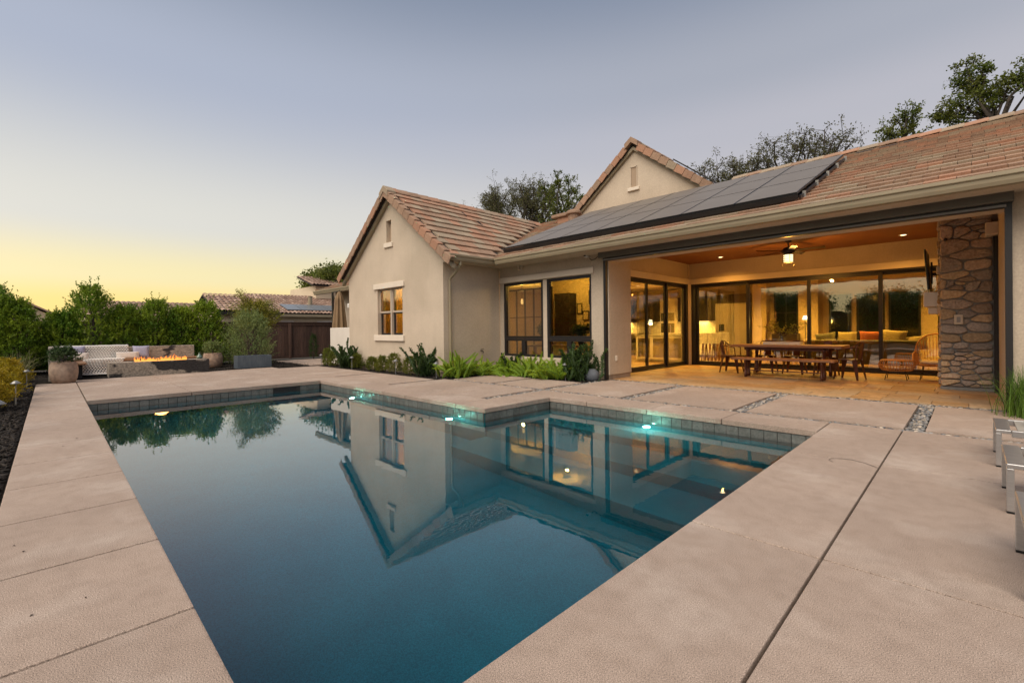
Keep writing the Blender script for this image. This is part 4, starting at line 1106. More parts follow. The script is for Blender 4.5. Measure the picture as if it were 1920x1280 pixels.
MB().box(-3.72, -2.90, 12.74, 12.758, .757, .82).build('side', WHITE, ty); MB().box(-3.72, -2.90, 12.982, 13.0, .757, .82).build('side', WHITE, ty)
MB().box(-3.72, -3.70, 12.76, 12.98, .757, .82).build('end', WHITE, ty); MB().box(-2.92, -2.90, 12.76, 12.98, .757, .82).build('end', WHITE, ty)
rn = MB()
xs_ = np.linspace(-3.95, -2.68, 28)
rn.add([(x, 12.66 + .01 * math.sin(i * 2.1), .7525 + .003 * abs(math.sin(i))) for i, x in enumerate(xs_)] + [(x, 13.08 + .01 * math.sin(i * 1.7), .7525 + .003 * abs(math.sin(i * 1.3))) for i, x in enumerate(xs_)], [(i, i + 1, i + 29, i + 28) for i in range(27)])
tag(rn.build('table_runner', LINEN), 'pale linen runner under the trough on the dining table', 'table runner')
# rattan stool and chair
ra_ = thing('rattan_stool', 'round drum-shaped rattan stool on thin black legs', 'stool', (-1.16, 13.3, 0))
m = MB()
cx, cy = -1.16, 13.3
for k in range(34):
    a = k / 34 * 6.283
    m.tube([(cx + r * math.cos(a), cy + r * math.sin(a), z) for r, z in ((.22, .435), (.285, .42), (.315, .35), (.31, .27), (.26, .205), (.2, .195))], .007, 5)
m.build('rib_shell', RATTAN, ra_)
for r, z in ((.27, .428), (.318, .315), (.25, .205), (.16, .437), (.08, .437)):
    MB().tube([(cx + r * math.cos(a / 24 * 6.283), cy + r * math.sin(a / 24 * 6.283), z) for a in range(25)], .009, 6, cap=False).build('hoop', RATTAN, ra_)
MB().lathe([(.215, .425), (.215, .436), (.01, .44)], (cx, cy, 0), 20).build('seat_top', RATTAN, ra_)
for sx in (-1, 1):
    for sy in (-1, 1): MB().tube([(cx + sx * .15, cy + sy * .15, .2), (cx + sx * .19, cy + sy * .19, 0)], .009, 6).build('leg', BLACK, ra_)
rc = thing('rattan_chair', 'rattan armchair with fan back half hidden by the stone chimney', 'chair', (-.72, 13.75, 0))
cx, cy = -.53, 13.72
def arc(f, n=18): return [f(i / n) for i in range(n + 1)]
bk = lambda t: (cx - .36 * math.cos(math.pi * t), cy + .26 + .03 * math.sin(math.pi * t), .50 + .50 * math.sin(math.pi * t) ** .7)
MB().tube(arc(bk), .015, 7).build('back_hoop', RATTAN, rc, smooth=True)
m = MB()
for k in range(1, 18):
    p = bk(k / 18); m.tube([p, (p[0] * .8 + cx * .2, cy + .2, .42)], .006, 5)
m.build('back_ribs', RATTAN, rc)
for s in (-1, 1):
    lp = lambda t: (cx + s * (.34 + .03 * math.sin(math.pi * t)), cy + .24 - .62 * math.sin(math.pi * t * .5) ** 1.0, .60 - .26 * t ** 2.5)
    MB().tube(arc(lp) + [(cx + s * .20, cy - .36, .34), (cx, cy - .38, .33)], .014, 7).build('arm_hoop', RATTAN, rc, smooth=True)
    m = MB()
    for k in range(1, 18):
        p = lp(k / 18); m.tube([p, (cx + s * .28, p[1] * .9 + cy * .1, .34)], .006, 5)
    m.build('arm_ribs', RATTAN, rc)
MB().lathe([(.31, .30), (.32, .33), (.30, .345), (.01, .35)], (cx, cy - .05, 0), 24).build('seat', RATTAN, rc)
MB().lathe([(.25, .352), (.27, .375), (.24, .40), (.01, .405)], (cx, cy - .05, 0), 24).build('seat_cushion', LINEN, rc, smooth=True)
for sx in (-1, 1):
    for sy in (-1, 1): MB().tube([(cx + sx * .2, cy - .05 + sy * .2, .31), (cx + sx * .25, cy - .05 + sy * .25, 0)], .009, 6).build('leg', BLACK, rc)

# loungers at the right edge
def lounger(label, y0, y1, x0):
    t = thing('sun_lounger', label, 'lounger', (x0, y0, 0), 'aluminium sun loungers on the deck')
    zt = .315
    for y in (y0, y1):
        o = MB().box(x0, x0 + .035, y - .045 if y == y1 else y, y if y == y1 else y + .045, .012, zt - .03).build('leg', ALU, t, bevel=.003)
        MB().box(x0, x0 + .036, y - .045 if y == y1 else y, y if y == y1 else y + .045, .0, .011).build('foot', BLACK, o)
    MB().box(x0, x0 + .09, y0, y1, zt - .029, zt).build('end_bar', ALU, t, bevel=.004)
    for y in (y0, y1 - .05): MB().box(x0 + .092, x0 + 2.0, y, y + .05, zt - .055, zt).build('side_rail', ALU, t, bevel=.004)
    MB().box(x0 + .13, x0 + 1.95, y0 + .055, y1 - .055, zt - .016, zt - .004).build('sling', SLING, t)
    for y in (y0, y1 - .045): MB().box(x0 + 1.6, x0 + 1.66, y, y + .045, .0, zt - .056).build('leg', ALU, t, bevel=.003)
lounger('aluminium sun lounger beside the pebble strip', 5.62, 6.30, .15)
lounger('aluminium sun lounger between the other two', 4.28, 4.96, .16)
lounger('aluminium sun lounger furthest from the pebble strip', 2.95, 3.62, .165)
tw_ = MB().tube([(.42, 5.9, .385), (.44, 6.1, .385)], .07, 14).build('rolled_towel', WHITE, bevel=.01)
tag(tw_, 'white rolled towel on the lounger beside the pebble strip', 'towel')

# vase with arching branches on the dining table (leaves are built with the plant helpers below)
def branch_vase(label, loc, h, n, reach, seed, lm, ll, lw, per, vm, vr, vh, name='branch_vase'):
    t = thing(name, label, 'vase', loc)
    o = MB().lathe([(vr * .7, 0), (vr, vh * .25), (vr * .95, vh * .7), (vr * .6, vh * .92), (vr * .68, vh), (vr * .58, vh), (vr * .5, vh * .9)], (0, 0, 0), 18).build('vase', vm, t, smooth=True); o.location = (0, 0, 0)
    r2 = np.random.default_rng(seed); m = MB(); PP, DD = [], []
    for k in range(n):
        a = r2.uniform(0, 6.283); rr = reach * r2.uniform(.35, 1.1); hh = h * r2.uniform(.55, 1.05)
        pts = [np.array([rr * f_ ** 1.5 * math.cos(a), rr * f_ ** 1.5 * math.sin(a) * .7, vh * .6 + hh * f_ * (1 - .28 * f_ * rr / reach)]) + r2.normal(0, .012, 3) for f_ in np.linspace(0, 1, 7)]
        m.tube(pts, [.006, .005, .005, .004, .003, .003, .002], 4, cap=False)
        for j in range(per):
            f_ = r2.uniform(.35, 1.0) * 6; i0 = min(int(f_), 5); p = pts[i0] + (pts[i0 + 1] - pts[i0]) * (f_ - i0)
            PP.append(p + r2.normal(0, .02, 3)); DD.append(r2.normal(0, 1, 3))
    o = m.build('branches', BARK, t); o.location = (0, 0, 0)
    VASES.append((t, np.array(PP), np.array(DD), ll, lw, lm))
VASES = []
CLEAR = glass('clear_glass', (.86, .90, .86), .10)
branch_vase('clear glass vase of arching leafy branches on the dining table', (-3.32, 12.87, .768), .62, 13, .55, 5, L_OLIVE2, .05, .026, 34, CLEAR, .09, .20)
branch_vase('dark leafy plant in a vase inside the window beside the mullion', (-8.75, 10.15, .75), .55, 14, .38, 6, L_DARK, .09, .04, 26, DARKW, .10, .22, 'vase_plant')
branch_vase('dark leafy plant in a vase inside the window by the patio pier', (-7.45, 10.15, .75), .60, 18, .42, 9, L_DARK, .09, .045, 28, DARKW, .11, .24, 'vase_plant')
# ================================================================== FIRE LOUNGE
FIREC = mat('fire_pit_concrete', (.27, .235, .195), (.028, .026, .027), s=1.15, rough=.9, bump=.8, bs=26, contrast=(.535, .56), stretch=(1, 1.0, 1.5), speck=.45, ss=22, det=11)
fp = thing('fire_pit', 'long low fire trough of weathered concrete with charred black patches', 'fire pit', (-17.05, 2.3, 0))
MB().box(-17.40, -16.70, 1.12, 1.62, 0, .40).box(-17.40, -16.70, 3.02, 3.46, 0, .40).box(-17.40, -17.20, 1.62, 3.02, 0, .40).box(-16.90, -16.70, 1.62, 3.02, 0, .40).box(-17.20, -16.90, 1.62, 3.02, 0, .30).build('trough', FIREC, fp)
V, F = pebbles([(-17.19, -16.91, 1.63, 3.01)], 900, .015, .03, .32)
o = link('fire_gravel', npmesh('fire_gravel', V, F, True), CHAR, fp); kind(o, 'stuff')
FLM = bpy.data.materials.new('flame'); FLM.use_nodes = True
t = FLM.node_tree; N = t.nodes; L = t.links; N.clear()
ge = N.new('ShaderNodeNewGeometry'); sp_ = N.new('ShaderNodeSeparateXYZ'); L.new(ge.outputs['Position'], sp_.inputs[0])
r1 = N.new('ShaderNodeMapRange'); r1.inputs['From Min'].default_value = .36; r1.inputs['From Max'].default_value = .60; L.new(sp_.outputs['Z'], r1.inputs[0])
cr = N.new('ShaderNodeValToRGB'); cr.color_ramp.elements[0].color = (1, .46, .09, 1); cr.color_ramp.elements[1].color = (1, .13, .01, 1); L.new(r1.outputs[0], cr.inputs[0])
em = N.new('ShaderNodeEmission'); em.inputs[1].default_value = .6; L.new(cr.outputs[0], em.inputs[0])
tp = N.new('ShaderNodeBsdfTransparent'); msx = N.new('ShaderNodeMixShader')
lw_ = N.new('ShaderNodeLayerWeight'); lw_.inputs[0].default_value = .4; L.new(lw_.outputs['Facing'], msx.inputs[0]); L.new(em.outputs[0], msx.inputs[1]); L.new(tp.outputs[0], msx.inputs[2])
oo = N.new('ShaderNodeOutputMaterial'); L.new(msx.outputs[0], oo.inputs[0])
for k in range(52):
    y0 = 1.72 + (k + rnd.random()) * 1.2 / 52; x0 = rnd.uniform(-17.15, -16.95); h = rnd.uniform(.10, .22) * (1.25 if rnd.random() < .2 else 1)
    ph = rnd.uniform(0, 6); am = rnd.uniform(.01, .035)
    pts = [(x0 + am * math.sin(ph + 4 * s_) * s_, y0 + am * 1.5 * math.cos(ph + 5 * s_) * s_, .33 + h * s_) for s_ in (0, .15, .3, .45, .6, .75, .9, 1)]
    w_ = rnd.uniform(.018, .04)
    o = MB().tube(pts, [w_ * q for q in (.6, 1, 1.05, .9, .65, .4, .2, .03)], 8).build('flame', FLM, fp, smooth=True)
lamp('fire_light', 'POINT', (-17.05, 2.3, .6), 9, (1, .45, .12), fp, .25)
LW = thing('lounge_wall_bench', 'L-shaped weathered concrete bench wall with timber seat by the hedge', 'bench', (-18.5, 1.8, 0))
MB().box(-18.98, -18.80, -.05, 3.46, 0, .80).build('back_wall', mat('bench_concrete', (.30, .265, .225), (.03, .028, .03), s=1.5, rough=.9, bump=.8, bs=26, contrast=(.60, .63), stretch=(1, .8, 2.2), speck=.45, ss=22, det=11), LW, bevel=.008)
MB().box(-18.80, -16.58, -.05, .14, 0, .86).build('side_wall', WOODF, LW, bevel=.008)
for k in range(3): MB().box(-18.79 + k * .18, -18.62 + k * .18, .145, 3.55, .375, .425).build('seat_plank', TEAKY, LW, bevel=.006)
for k in range(3): MB().box(-18.24, -16.95, .15 + k * .18, .32 + k * .18, .375, .425).build('seat_plank', TEAKY, LW, bevel=.006)
MB().box(-18.75, -18.35, .2, 3.4, 0, .374).box(-18.3, -17.1, .2, .6, 0, .373).build('seat_base', CHAR, LW)
# chunky knit blanket: every row is a looping yarn
prof = [(-19.02, .55), (-19.01, .74), (-18.98, .835), (-18.88, .845), (-18.775, .82), (-18.73, .70), (-18.68, .55), (-18.62, .455), (-18.50, .445), (-18.36, .45), (-18.235, .45), (-18.20, .40), (-18.19, .28), (-18.185, .16), (-18.16, .06), (-18.08, .025), (-17.98, .022)]
pa = np.array(prof); dl_ = np.r_[0, np.cumsum(np.linalg.norm(np.diff(pa, axis=0), axis=1))]
tot = dl_[-1]
m = MB()
s_ = 0.0; row = 0
while s_ < tot:
    f_ = s_ / tot
    ya, yb = (.18, 1.72) if f_ < .38 else (.62 - .05 * math.sin(s_ * 9), 1.55 + .06 * math.sin(s_ * 7))
    n_ = int((yb - ya) / .016)
    pts = []
    for i in range(n_ + 1):
        y = ya + (yb - ya) * i / n_
        ss_ = min(max(s_ + .021 * math.sin(i * math.pi / 2 + (row % 2) * math.pi), 0), tot)
        x = np.interp(ss_, dl_, pa[:, 0]); z = np.interp(ss_, dl_, pa[:, 1])
        wv = .014 * math.sin(y * 9 + s_ * 3) + .006 * math.cos(i * math.pi / 2)
        pts.append((x + .9 * wv + .01, y, z + .35 * abs(wv) + .006))
    m.tube(pts, .0125, 5)
    s_ += .046; row += 1
tag(m.build('knit_blanket', YARN, smooth=True), 'chunky white knitted blanket draped over the bench back and seat', 'blanket')
pillow('cushion', 'square lavender cushion against the charred bench back', (-18.66, 2.02, .62), (.42, .42, .16), (R(74), 0, R(86)), LAV)
pillow('cushion', 'square lavender cushion under the knitted blanket in the bench corner', (-18.62, .52, .66), (.42, .40, .15), (R(76), 0, R(100)), LAV)
pillow('cushion', 'long off-white bolster cushion in front of the lavender one', (-18.48, 1.68, .53), (.58, .25, .14), (R(70), 0, R(92)), LINEN)
pillow('cushion', 'small off-white cushion between blanket and potted shrub', (-18.45, .62, .55), (.34, .24, .13), (R(70), 0, R(84)), LINEN)

# ================================================================== PLANT HELPERS
def leaves(P, D, l, w_, up=.0):
    n = len(P)
    D = D / np.maximum(np.linalg.norm(D, axis=1, keepdims=True), 1e-6)
    Rn = rng.normal(size=(n, 3)); S = np.cross(D, Rn); S /= np.maximum(np.linalg.norm(S, axis=1, keepdims=True), 1e-6)
    Nn = np.cross(S, D)
    l = np.broadcast_to(l, (n,))[:, None] * rng.uniform(.7, 1.25, (n, 1)); w_ = np.broadcast_to(w_, (n,))[:, None] * rng.uniform(.8, 1.2, (n, 1))
    V = np.stack([P, P + D * l * .45 + S * w_ / 2 + Nn * w_ * .15, P + D * l, P + D * l * .45 - S * w_ / 2 + Nn * w_ * .15], 1).reshape(-1, 3)
    return V, np.arange(4 * n).reshape(n, 4)
def on_shoots(B_, D, ln, k, splay, t0=.05):
    """k leaf sites along each shoot; returns points and leaf directions"""
    n = len(B_)
    t_ = rng.uniform(t0, 1, (n, k, 1))
    P = B_[:, None] + D[:, None] * (ln[:, None, None] * t_)
    LD = D[:, None] * (1 - splay * .6) + splay * rng.normal(size=(n, k, 3)) + np.array([0, 0, .15])
    return P.reshape(-1, 3), LD.reshape(-1, 3)
def nrm(a): return a / np.maximum(np.linalg.norm(a, axis=-1, keepdims=True), 1e-6)
def stems_mesh(segs, n=5):
    m = MB()
    for pts, r in segs: m.tube(pts, r, n, cap=False)
    return m
def shrub_mesh(rx, h, nsh, k, ll, lw, leaders=7, power=2.2, shl=.32, z0=.04, splay=.55, seed=0, ry=None):
    global rng
    rng = np.random.default_rng(seed + 100)
    ry = ry or rx
    t_ = rng.uniform(0, 1, nsh) ** .85
    a = rng.uniform(0, 6.283, nsh)
    lob = 1 + .16 * np.sin(a * 3 + seed) + .12 * np.sin(a * 2 + t_ * 7 + seed * 2) + .08 * np.sin(t_ * 15 + a * 5)
    e = np.clip(1 - t_ ** power, 0, 1) ** .55 * lob * (.72 + .28 * np.minimum(1, t_ * 4))
    rad = e * rng.uniform(.45, .92, nsh)
    Bp = np.stack([rx * rad * np.cos(a), ry * rad * np.sin(a), z0 + t_ * h * .88], 1)
    D = nrm(np.stack([np.cos(a) * .8, np.sin(a) * .8, .35 + .9 * t_], 1) + rng.normal(0, .25, (nsh, 3)))
    ln = shl * rng.uniform(.5, 1.15, nsh)
    P, LD = on_shoots(Bp, D, ln, k, splay)
    if leaders:
        la = rng.uniform(0, 6.283, leaders); lr = rng.uniform(0, .5, leaders) * rx
        LB = np.stack([lr * np.cos(la), lr * np.sin(la) * ry / rx, h * (.80 - .3 * lr / rx)], 1)
        LDi = nrm(np.stack([np.cos(la) * .18, np.sin(la) * .18, np.ones(leaders)], 1))
        P2, D2 = on_shoots(LB, LDi, h * rng.uniform(.16, .34, leaders), int(k * 2.6), splay * .9)
        P = np.concatenate([P, P2]); LD = np.concatenate([LD, D2])
    return leaves(P, LD, ll, lw)
def plant(name, label, cat, loc, V, F, m, group=None, stem=None, crown='foliage', rz=0):
    t = thing(name, label, cat, loc, group, rz)
    o = link(crown, npmesh(crown, V, F), m, t); o.location = (0, 0, 0)
    if stem:
        o2 = stem.build('stem', BARK, t); o2.location = (0, 0, 0)
    return t
for t_, P_, D_, l_, w_, lm_ in VASES:
    V, F = leaves(P_, D_, l_, w_)
    o = link('leaves', npmesh('leaves', V, F), lm_, t_); o.location = (0, 0, 0)
# ---- privet hedge along the back fence
hp = [(-20.7, -1.25, 1.0, 2.75, 'behind the flax clump'), (-20.55, -.75, .75, 2.35, 'next to the flax clump'), (-20.6, .95, .85, 2.95, 'tallest, over the knitted blanket'), (-20.65, 1.85, .75, 2.2, 'behind the lavender cushion'), (-20.6, 2.65, .72, 2.45, 'behind the flames'),
      (-20.6, 3.4, .68, 2.2, 'behind the end of the fire trough'), (-20.55, 4.15, .70, 2.45, 'beside the potted olive'), (-20.6, .25, .6, 1.95, 'beside the gap in the hedge')]
for k, (x, y, r_, h, wh) in enumerate(hp):
    V, F = shrub_mesh(r_, h, 1150, 15, .062, .030, leaders=8, seed=k, ry=r_ * .95)
    sm = stems_mesh([([(0, 0, -.05), (rnd.uniform(-.1, .1), rnd.uniform(-.1, .1), h * .4), (rnd.uniform(-.2, .2), rnd.uniform(-.2, .2), h * .85)], [.035, .025, .008]) for _ in range(4)])
    plant('privet_shrub', 'tall green privet shrub ' + wh, 'shrub', (x, y, 0), V, F, L_HEDGE, 'hedge along the back fence', sm)
# ---- olive / pittosporum tree by the fence
V, F = shrub_mesh(.72, 1.95, 900, 15, .06, .016, leaders=6, power=2.6, shl=.42, splay=.7, seed=31)
plant('olive_shrub', 'wispy grey-green olive shrub behind the zinc planter', 'shrub', (-18.7, 5.15, 0), V, F, L_OLIVE, None, stems_mesh([([(0, 0, -.05), (.05 * i, .06 * i, .8), (.12 * i, .12 * i, 1.4)], [.03, .02, .008]) for i in (-1, 0, 1)]))
V1, F1 = shrub_mesh(.75, 1.05, 620, 16, .055, .026, leaders=0, power=2.6, shl=.34, splay=.75, seed=35)
V1[:, 2] += 1.25
Vs = [V1]; Fs = [F1]; off = len(V1)
for (px, py, pz, rr_) in ((-.05, -.50, 2.65, .20), (.0, -.36, 2.40, .20), (0, -.2, 2.35, .25), (-.1, .55, 2.3, .22), (0, .12, 2.35, .25), (0, -.72, 2.1, .25)):
    c_ = np.random.default_rng(int(pz * 100 + 7)).normal(size=(260, 3)) * rr_ * .5 + np.array([px, py, pz])
    v_, f_ = leaves(c_, rng.normal(size=(260, 3)) + [0, 0, .4], .055, .026)
    Vs.append(v_); Fs.append(f_ + off); off += len(v_)
plant('pittosporum_tree', 'small yellow-green tree with loose upper sprays against the fence', 'tree', (-19.6, 5.6, 0), np.concatenate(Vs), np.concatenate(Fs), L_OLIVE2, None,
      stems_mesh([([(0, 0, -.05), (.02, 0, .8), (0, .05, 1.6)], [.045, .035, .02]), ([(0, .05, 1.3), (-.03, -.3, 2.1), (-.05, -.5, 2.65)], [.02, .012, .004]), ([(0, .05, 1.3), (0, .4, 2.0), (-.1, .55, 2.3)], [.02, .012, .004])]), 'crown')
V, F = shrub_mesh(.22, 1.15, 330, 14, .03, .014, leaders=3, power=1.1, shl=.12, seed=41)
plant('arborvitae', 'slim cone-shaped evergreen in front of the brown fence', 'shrub', (-21.2, 8.45, 0), V, F, L_DARK, None, stems_mesh([([(0, 0, -.05), (0, 0, .9)], [.025, .01])]))
V, F = shrub_mesh(.3, 1.45, 240, 13, .05, .018, leaders=5, power=1.6, shl=.3, seed=43)
plant('young_privet', 'thin young privet between hedge and olive shrub', 'shrub', (-20.6, 4.95, 0), V, F, L_HEDGE, None, stems_mesh([([(0, 0, -.05), (0, .05, 1.2)], [.02, .008])]))
# ---- egg-shaped boxwoods along the gable wall
bx_ = [(-16.2, 6.95, .20, .62, 'at the far end of the bed'), (-15.75, 6.95, .20, .50, 'second from the low white wall end'), (-14.05, 6.98, .19, .48, 'just past the dark privet by the white wall'), (-13.05, 6.98, .18, .40, 'below the window, nearest the dark privet'), (-12.45, 6.98, .18, .46, 'below the window, between the two lowest'), (-11.75, 6.98, .20, .56, 'squarish, below the window sill end'), (-10.93, 6.98, .19, .50, 'beside the upright dark privet at the wing corner')]
for k, (x, y, r_, h, wh) in enumerate(bx_):
    V, F = shrub_mesh(r_, h, 420, 13, .026, .015, leaders=2 if k % 2 else 4, power=3.4 if k != 5 else 6, shl=.085, z0=.01, seed=60 + k)
    plant('boxwood', 'small egg-shaped boxwood ' + wh, 'shrub', (x, y, 0), V, F, L_BOX, 'boxwoods along the gable wall', stems_mesh([([(0, 0, -.05), (0, 0, h * .6)], [.018, .008])]))
# ---- plume plants: curved spindles thick with needles
def plumes(n, spread, hmin, hmax, r_, needles, nl, nw, seed, lean=.55, curl=.35, tw=0.0, arc_=(0, 6.283), droop=0.0):
    global rng
    rng = np.random.default_rng(seed)
    PP, DD = [], []; segs = []
    for i in range(n):
        a = rng.uniform(*arc_); h = rng.uniform(hmin, hmax); le = lean * rng.uniform(.1, 1.0) ** .8
        b0 = np.array([spread * .25 * rng.normal(), spread * .25 * rng.normal(), 0])
        d = np.array([np.cos(a) * le, np.sin(a) * le, 1.0]); d /= np.linalg.norm(d)
        k = 9; pts = [b0]
        side = np.array([-np.sin(a), np.cos(a), 0]); ph = rng.uniform(0, 6)
        for j in range(1, k):
            f_ = j / (k - 1)
            dd = d + np.array([np.cos(a), np.sin(a), -droop]) * curl * f_ * le * 1.6 + side * tw * math.sin(ph + f_ * 5)
            pts.append(pts[-1] + dd / np.linalg.norm(dd) * h / (k - 1))
        pts = np.array(pts)
        tt = rng.uniform(.08, 1, needles); fi = tt * (k - 1); i0 = np.clip(fi.astype(int), 0, k - 2); fr_ = (fi - i0)[:, None]
        P = pts[i0] * (1 - fr_) + pts[i0 + 1] * fr_
        T = nrm(pts[i0 + 1] - pts[i0])
        env = r_ * np.clip(np.sin(np.pi * np.clip(tt * .85 + .13, 0, 1)), .12, 1)
        Rd = nrm(np.cross(T, rng.normal(size=(needles, 3))))
        PP.append(P + Rd * (env * rng.uniform(.1, .7, needles))[:, None]); DD.append(Rd * .8 + T * .9)
        segs.append((pts.tolist(), [r_ * .42 * max(.12, math.sin(math.pi * min(1, j / (k - 1) * .85 + .13))) for j in range(k)]))
    V, F = leaves(np.concatenate(PP), np.concatenate(DD), nl, nw)
    return V, F, stems_mesh(segs, 6)
L_FERNC = mat('foxtail_core', (.10, .19, .014), (.15, .25, .018), s=9, rough=.7)
ff_ = [(-9.35, 7.35, .62, 62, 'at the wing corner beside the downspout'), (-8.75, 8.55, .50, 44, 'sprawling low in the inner corner'), (-8.05, 8.68, .55, 52, 'below the window frame left of the mullion'), (-7.2, 8.62, .52, 52, 'below the window beside the black path light'), (-9.2, 8.1, .5, 36, 'behind the corner plant by the hose tap')]
for k, (x, y, h, n_, wh) in enumerate(ff_):
    V, F, smh = plumes(int(n_ * .72), .7, h * .75, h * 1.35, .068, 480, .030, .008, 200 + k, lean=.95 if k != 1 else 2.0, curl=.6, droop=.8)
    t_ = plant('foxtail_fern', 'bright green foxtail fern ' + wh, 'fern', (x, y, 0), V, F, L_FERN, 'foxtail ferns', None, 'needles')
    o = smh.build('fronds', L_FERNC, t_, smooth=True); o.location = (0, 0, 0)
L_DARKC = mat('privet_core', (.018, .042, .012), (.03, .06, .015), s=9, rough=.7)
pv = [(-14.55, 6.95, 1.02, 34, .6, .045, 'leaning against the low white wall'), (-10.25, 6.98, .95, 26, .55, .045, 'with one bare shoot by the wing corner'), (-8.95, 9.0, .72, 14, .5, .04, 'behind the ferns in the inner corner'), (-6.55, 8.85, 1.0, 44, .42, .045, 'bushy, by the round stone')]
for k, (x, y, h, n_, le, r_, wh) in enumerate(pv):
    V, F, smh = plumes(int(n_ * 1.15), .45 if k < 3 else .8, h * .4, h * 1.02, r_ * 1.35, 190, .046, .030, 300 + k, lean=le * 1.15, curl=.25, tw=.55, droop=-.2)
    t_ = plant('dark_privet', 'upright dark green privet with twisted leafy stems ' + wh, 'shrub', (x, y, 0), V, F, L_DARK, 'dark upright privets', None, 'leaves')
    o = smh.build('stems', L_DARKC, t_, smooth=True); o.location = (0, 0, 0)
# ---- strap-leaf clumps
def blades(n, spread, h, wd, lean, seed, k=6):
    r2 = np.random.default_rng(seed)
    V, F = [], []
    for i in range(n):
        a = r2.uniform(0, 6.283); le = lean * r2.uniform(.05, 1); hh = h * r2.uniform(.55, 1.1)
        b0 = np.array([spread * r2.normal() * .4, spread * r2.normal() * .4, 0]); o_ = np.array([np.cos(a), np.sin(a), 0]); s_ = np.array([-np.sin(a), np.cos(a), 0])
        for j in range(k + 1):
            f_ = j / k
            p = b0 + o_ * le * hh * f_ ** 1.7 + np.array([0, 0, hh * f_ * (1 - .35 * le * f_ * f_)])
            w_ = wd * (1 - f_ ** 2) * .5 + .0006
            V += [p - s_ * w_, p + s_ * w_]
        q = len(V) - 2 * (k + 1)
        F += [(q + 2 * j, q + 2 * j + 1, q + 2 * j + 3, q + 2 * j + 2) for j in range(k)]
    return np.array(V), np.array(F)
V, F = blades(900, .36, .66, .008, .8, 5)
plant('lomandra_clump', 'dense green grassy clump against the wall by the patio post', 'grass clump', (.64, 8.95, 0), V, F, L_GRASS)
V, F = blades(170, .25, .85, .016, .95, 6)
plant('flax_clump', 'pale strap-leaved flax clump beside the bench wall', 'flax', (-17.4, -.62, 0), V, F, L_FLAX)
V, F = blades(60, .12, .62, .012, .45, 8)
plant('thin_flax', 'thin upright flax behind the far clay pot', 'flax', (-19.3, 3.85, 0), V, F, L_FLAX)
# ---- golden shrubs by the left walk
gs = [(-15.6, -.75, .38, .62, 'touching the flax clump'), (-13.4, -.82, .48, .62, 'in the middle of the golden row'), (-12.2, -.86, .46, .60, 'before the last golden shrub'), (-11.1, -.92, .44, .56, 'nearest the pool walk end of the row')]
for k, (x, y, r_, h, wh) in enumerate(gs):
    V, F = shrub_mesh(r_, h, 700, 15, .035, .014, leaders=0, power=3.0, shl=.17, splay=.7, z0=.02, seed=80 + k)
    plant('golden_shrub', 'rounded golden-leaved shrub ' + wh, 'shrub', (x, y, 0), V, F, L_GOLD, 'golden shrubs along the walk', stems_mesh([([(0, 0, -.05), (0, 0, h * .5)], [.02, .008])]))
# ---- pots
def pot(loc, h, r_, label, group, leafm_, seed, ll, fol, lw=.02):
    t = thing('clay_pot', label, 'plant pot', loc, group)
    prof = [(r_ * a, h * b) for a, b in ((.70, 0), (.78, .02), (.92, .2), (1.0, .45), (1.0, .65), (.93, .88), (.88, .97), (.88, 1.0), (.80, 1.0), (.80, .9))]
    o = MB().lathe(prof, (0, 0, 0), 28).build('pot', POT, t, smooth=True); o.location = (0, 0, 0)
    V, F = shrub_mesh(fol, fol * 1.15, 200, 12, ll, lw, leaders=4, power=2.5, shl=.16, seed=seed)
    V[:, 2] += h * .93
    p = thing('potted_shrub', ('dark leafy shrub growing in the clay pot', 'grey-green shrub growing in the clay pot')[seed % 2] + (' at the bench wall', ' near the hedge end')[seed % 2], 'shrub', loc)
    f_ = link('foliage', npmesh('foliage', V, F), leafm_, p); f_.location = (0, 0, 0)
    f_ = MB().tube([(0, 0, h * .88), (0, 0, h * 1.2)], .015, 6).build('stem', BARK, p); f_.location = (0, 0, 0)
pot((-15.98, .22, 0), .52, .27, 'weathered clay pot at the end of the bench side wall', 'clay pots', L_POT, 90, .05, .27, .026)
pot((-18.7, 3.98, 0), .50, .30, 'weathered clay pot beyond the end of the fire trough', 'clay pots', L_OLIVE, 91, .05, .30, .016)
zp = thing('zinc_planter', 'low blue-grey zinc box planter on the mulch', 'planter', (-17.4, 4.9, 0))
MB().box(-17.65, -17.20, 4.36, 4.385, 0, .42).box(-17.65, -17.20, 5.385, 5.41, 0, .42).box(-17.225, -17.20, 4.386, 5.384, 0, .42).box(-17.65, -17.625, 4.386, 5.384, 0, .42).build('shell', ZINC, zp, bevel=.004)
MB().box(-17.62, -17.23, 4.39, 5.38, .30, .36).build('soil', MULCH, zp)
jg = MB().lathe([(.06, 0), (.085, .03), (.08, .07), (.03, .13), (.02, .18), (.028, .19)], (-17.1, 3.28, .402), 16).build('glass_flask', mat('green_glass', (.10, .17, .15), rough=.1, spec=.8), smooth=True)
tag(jg, 'squat greenish glass flask on the end of the fire trough', 'flask')
rs = MB()
rs.add(*(lambda v, f: (v, f))([(-6.27 + .19 * math.cos(a) * math.cos(e), 8.93 + .17 * math.sin(a) * math.cos(e), .10 + .17 * math.sin(e)) for e in np.linspace(-1.2, 1.2, 7) for a in np.linspace(0, 5.89, 16)], [(i * 16 + j, i * 16 + (j + 1) % 16, (i + 1) * 16 + (j + 1) % 16, (i + 1) * 16 + j) for i in range(6) for j in range(16)] + [tuple(range(96, 112))]))
tag(rs.build('garden_stone', mat('blue_stone', (.10, .115, .135), (.07, .08, .1), s=9, rough=.8, bump=.5, bs=30), smooth=True), 'round blue-grey garden stone at the foot of the patio post', 'stone')
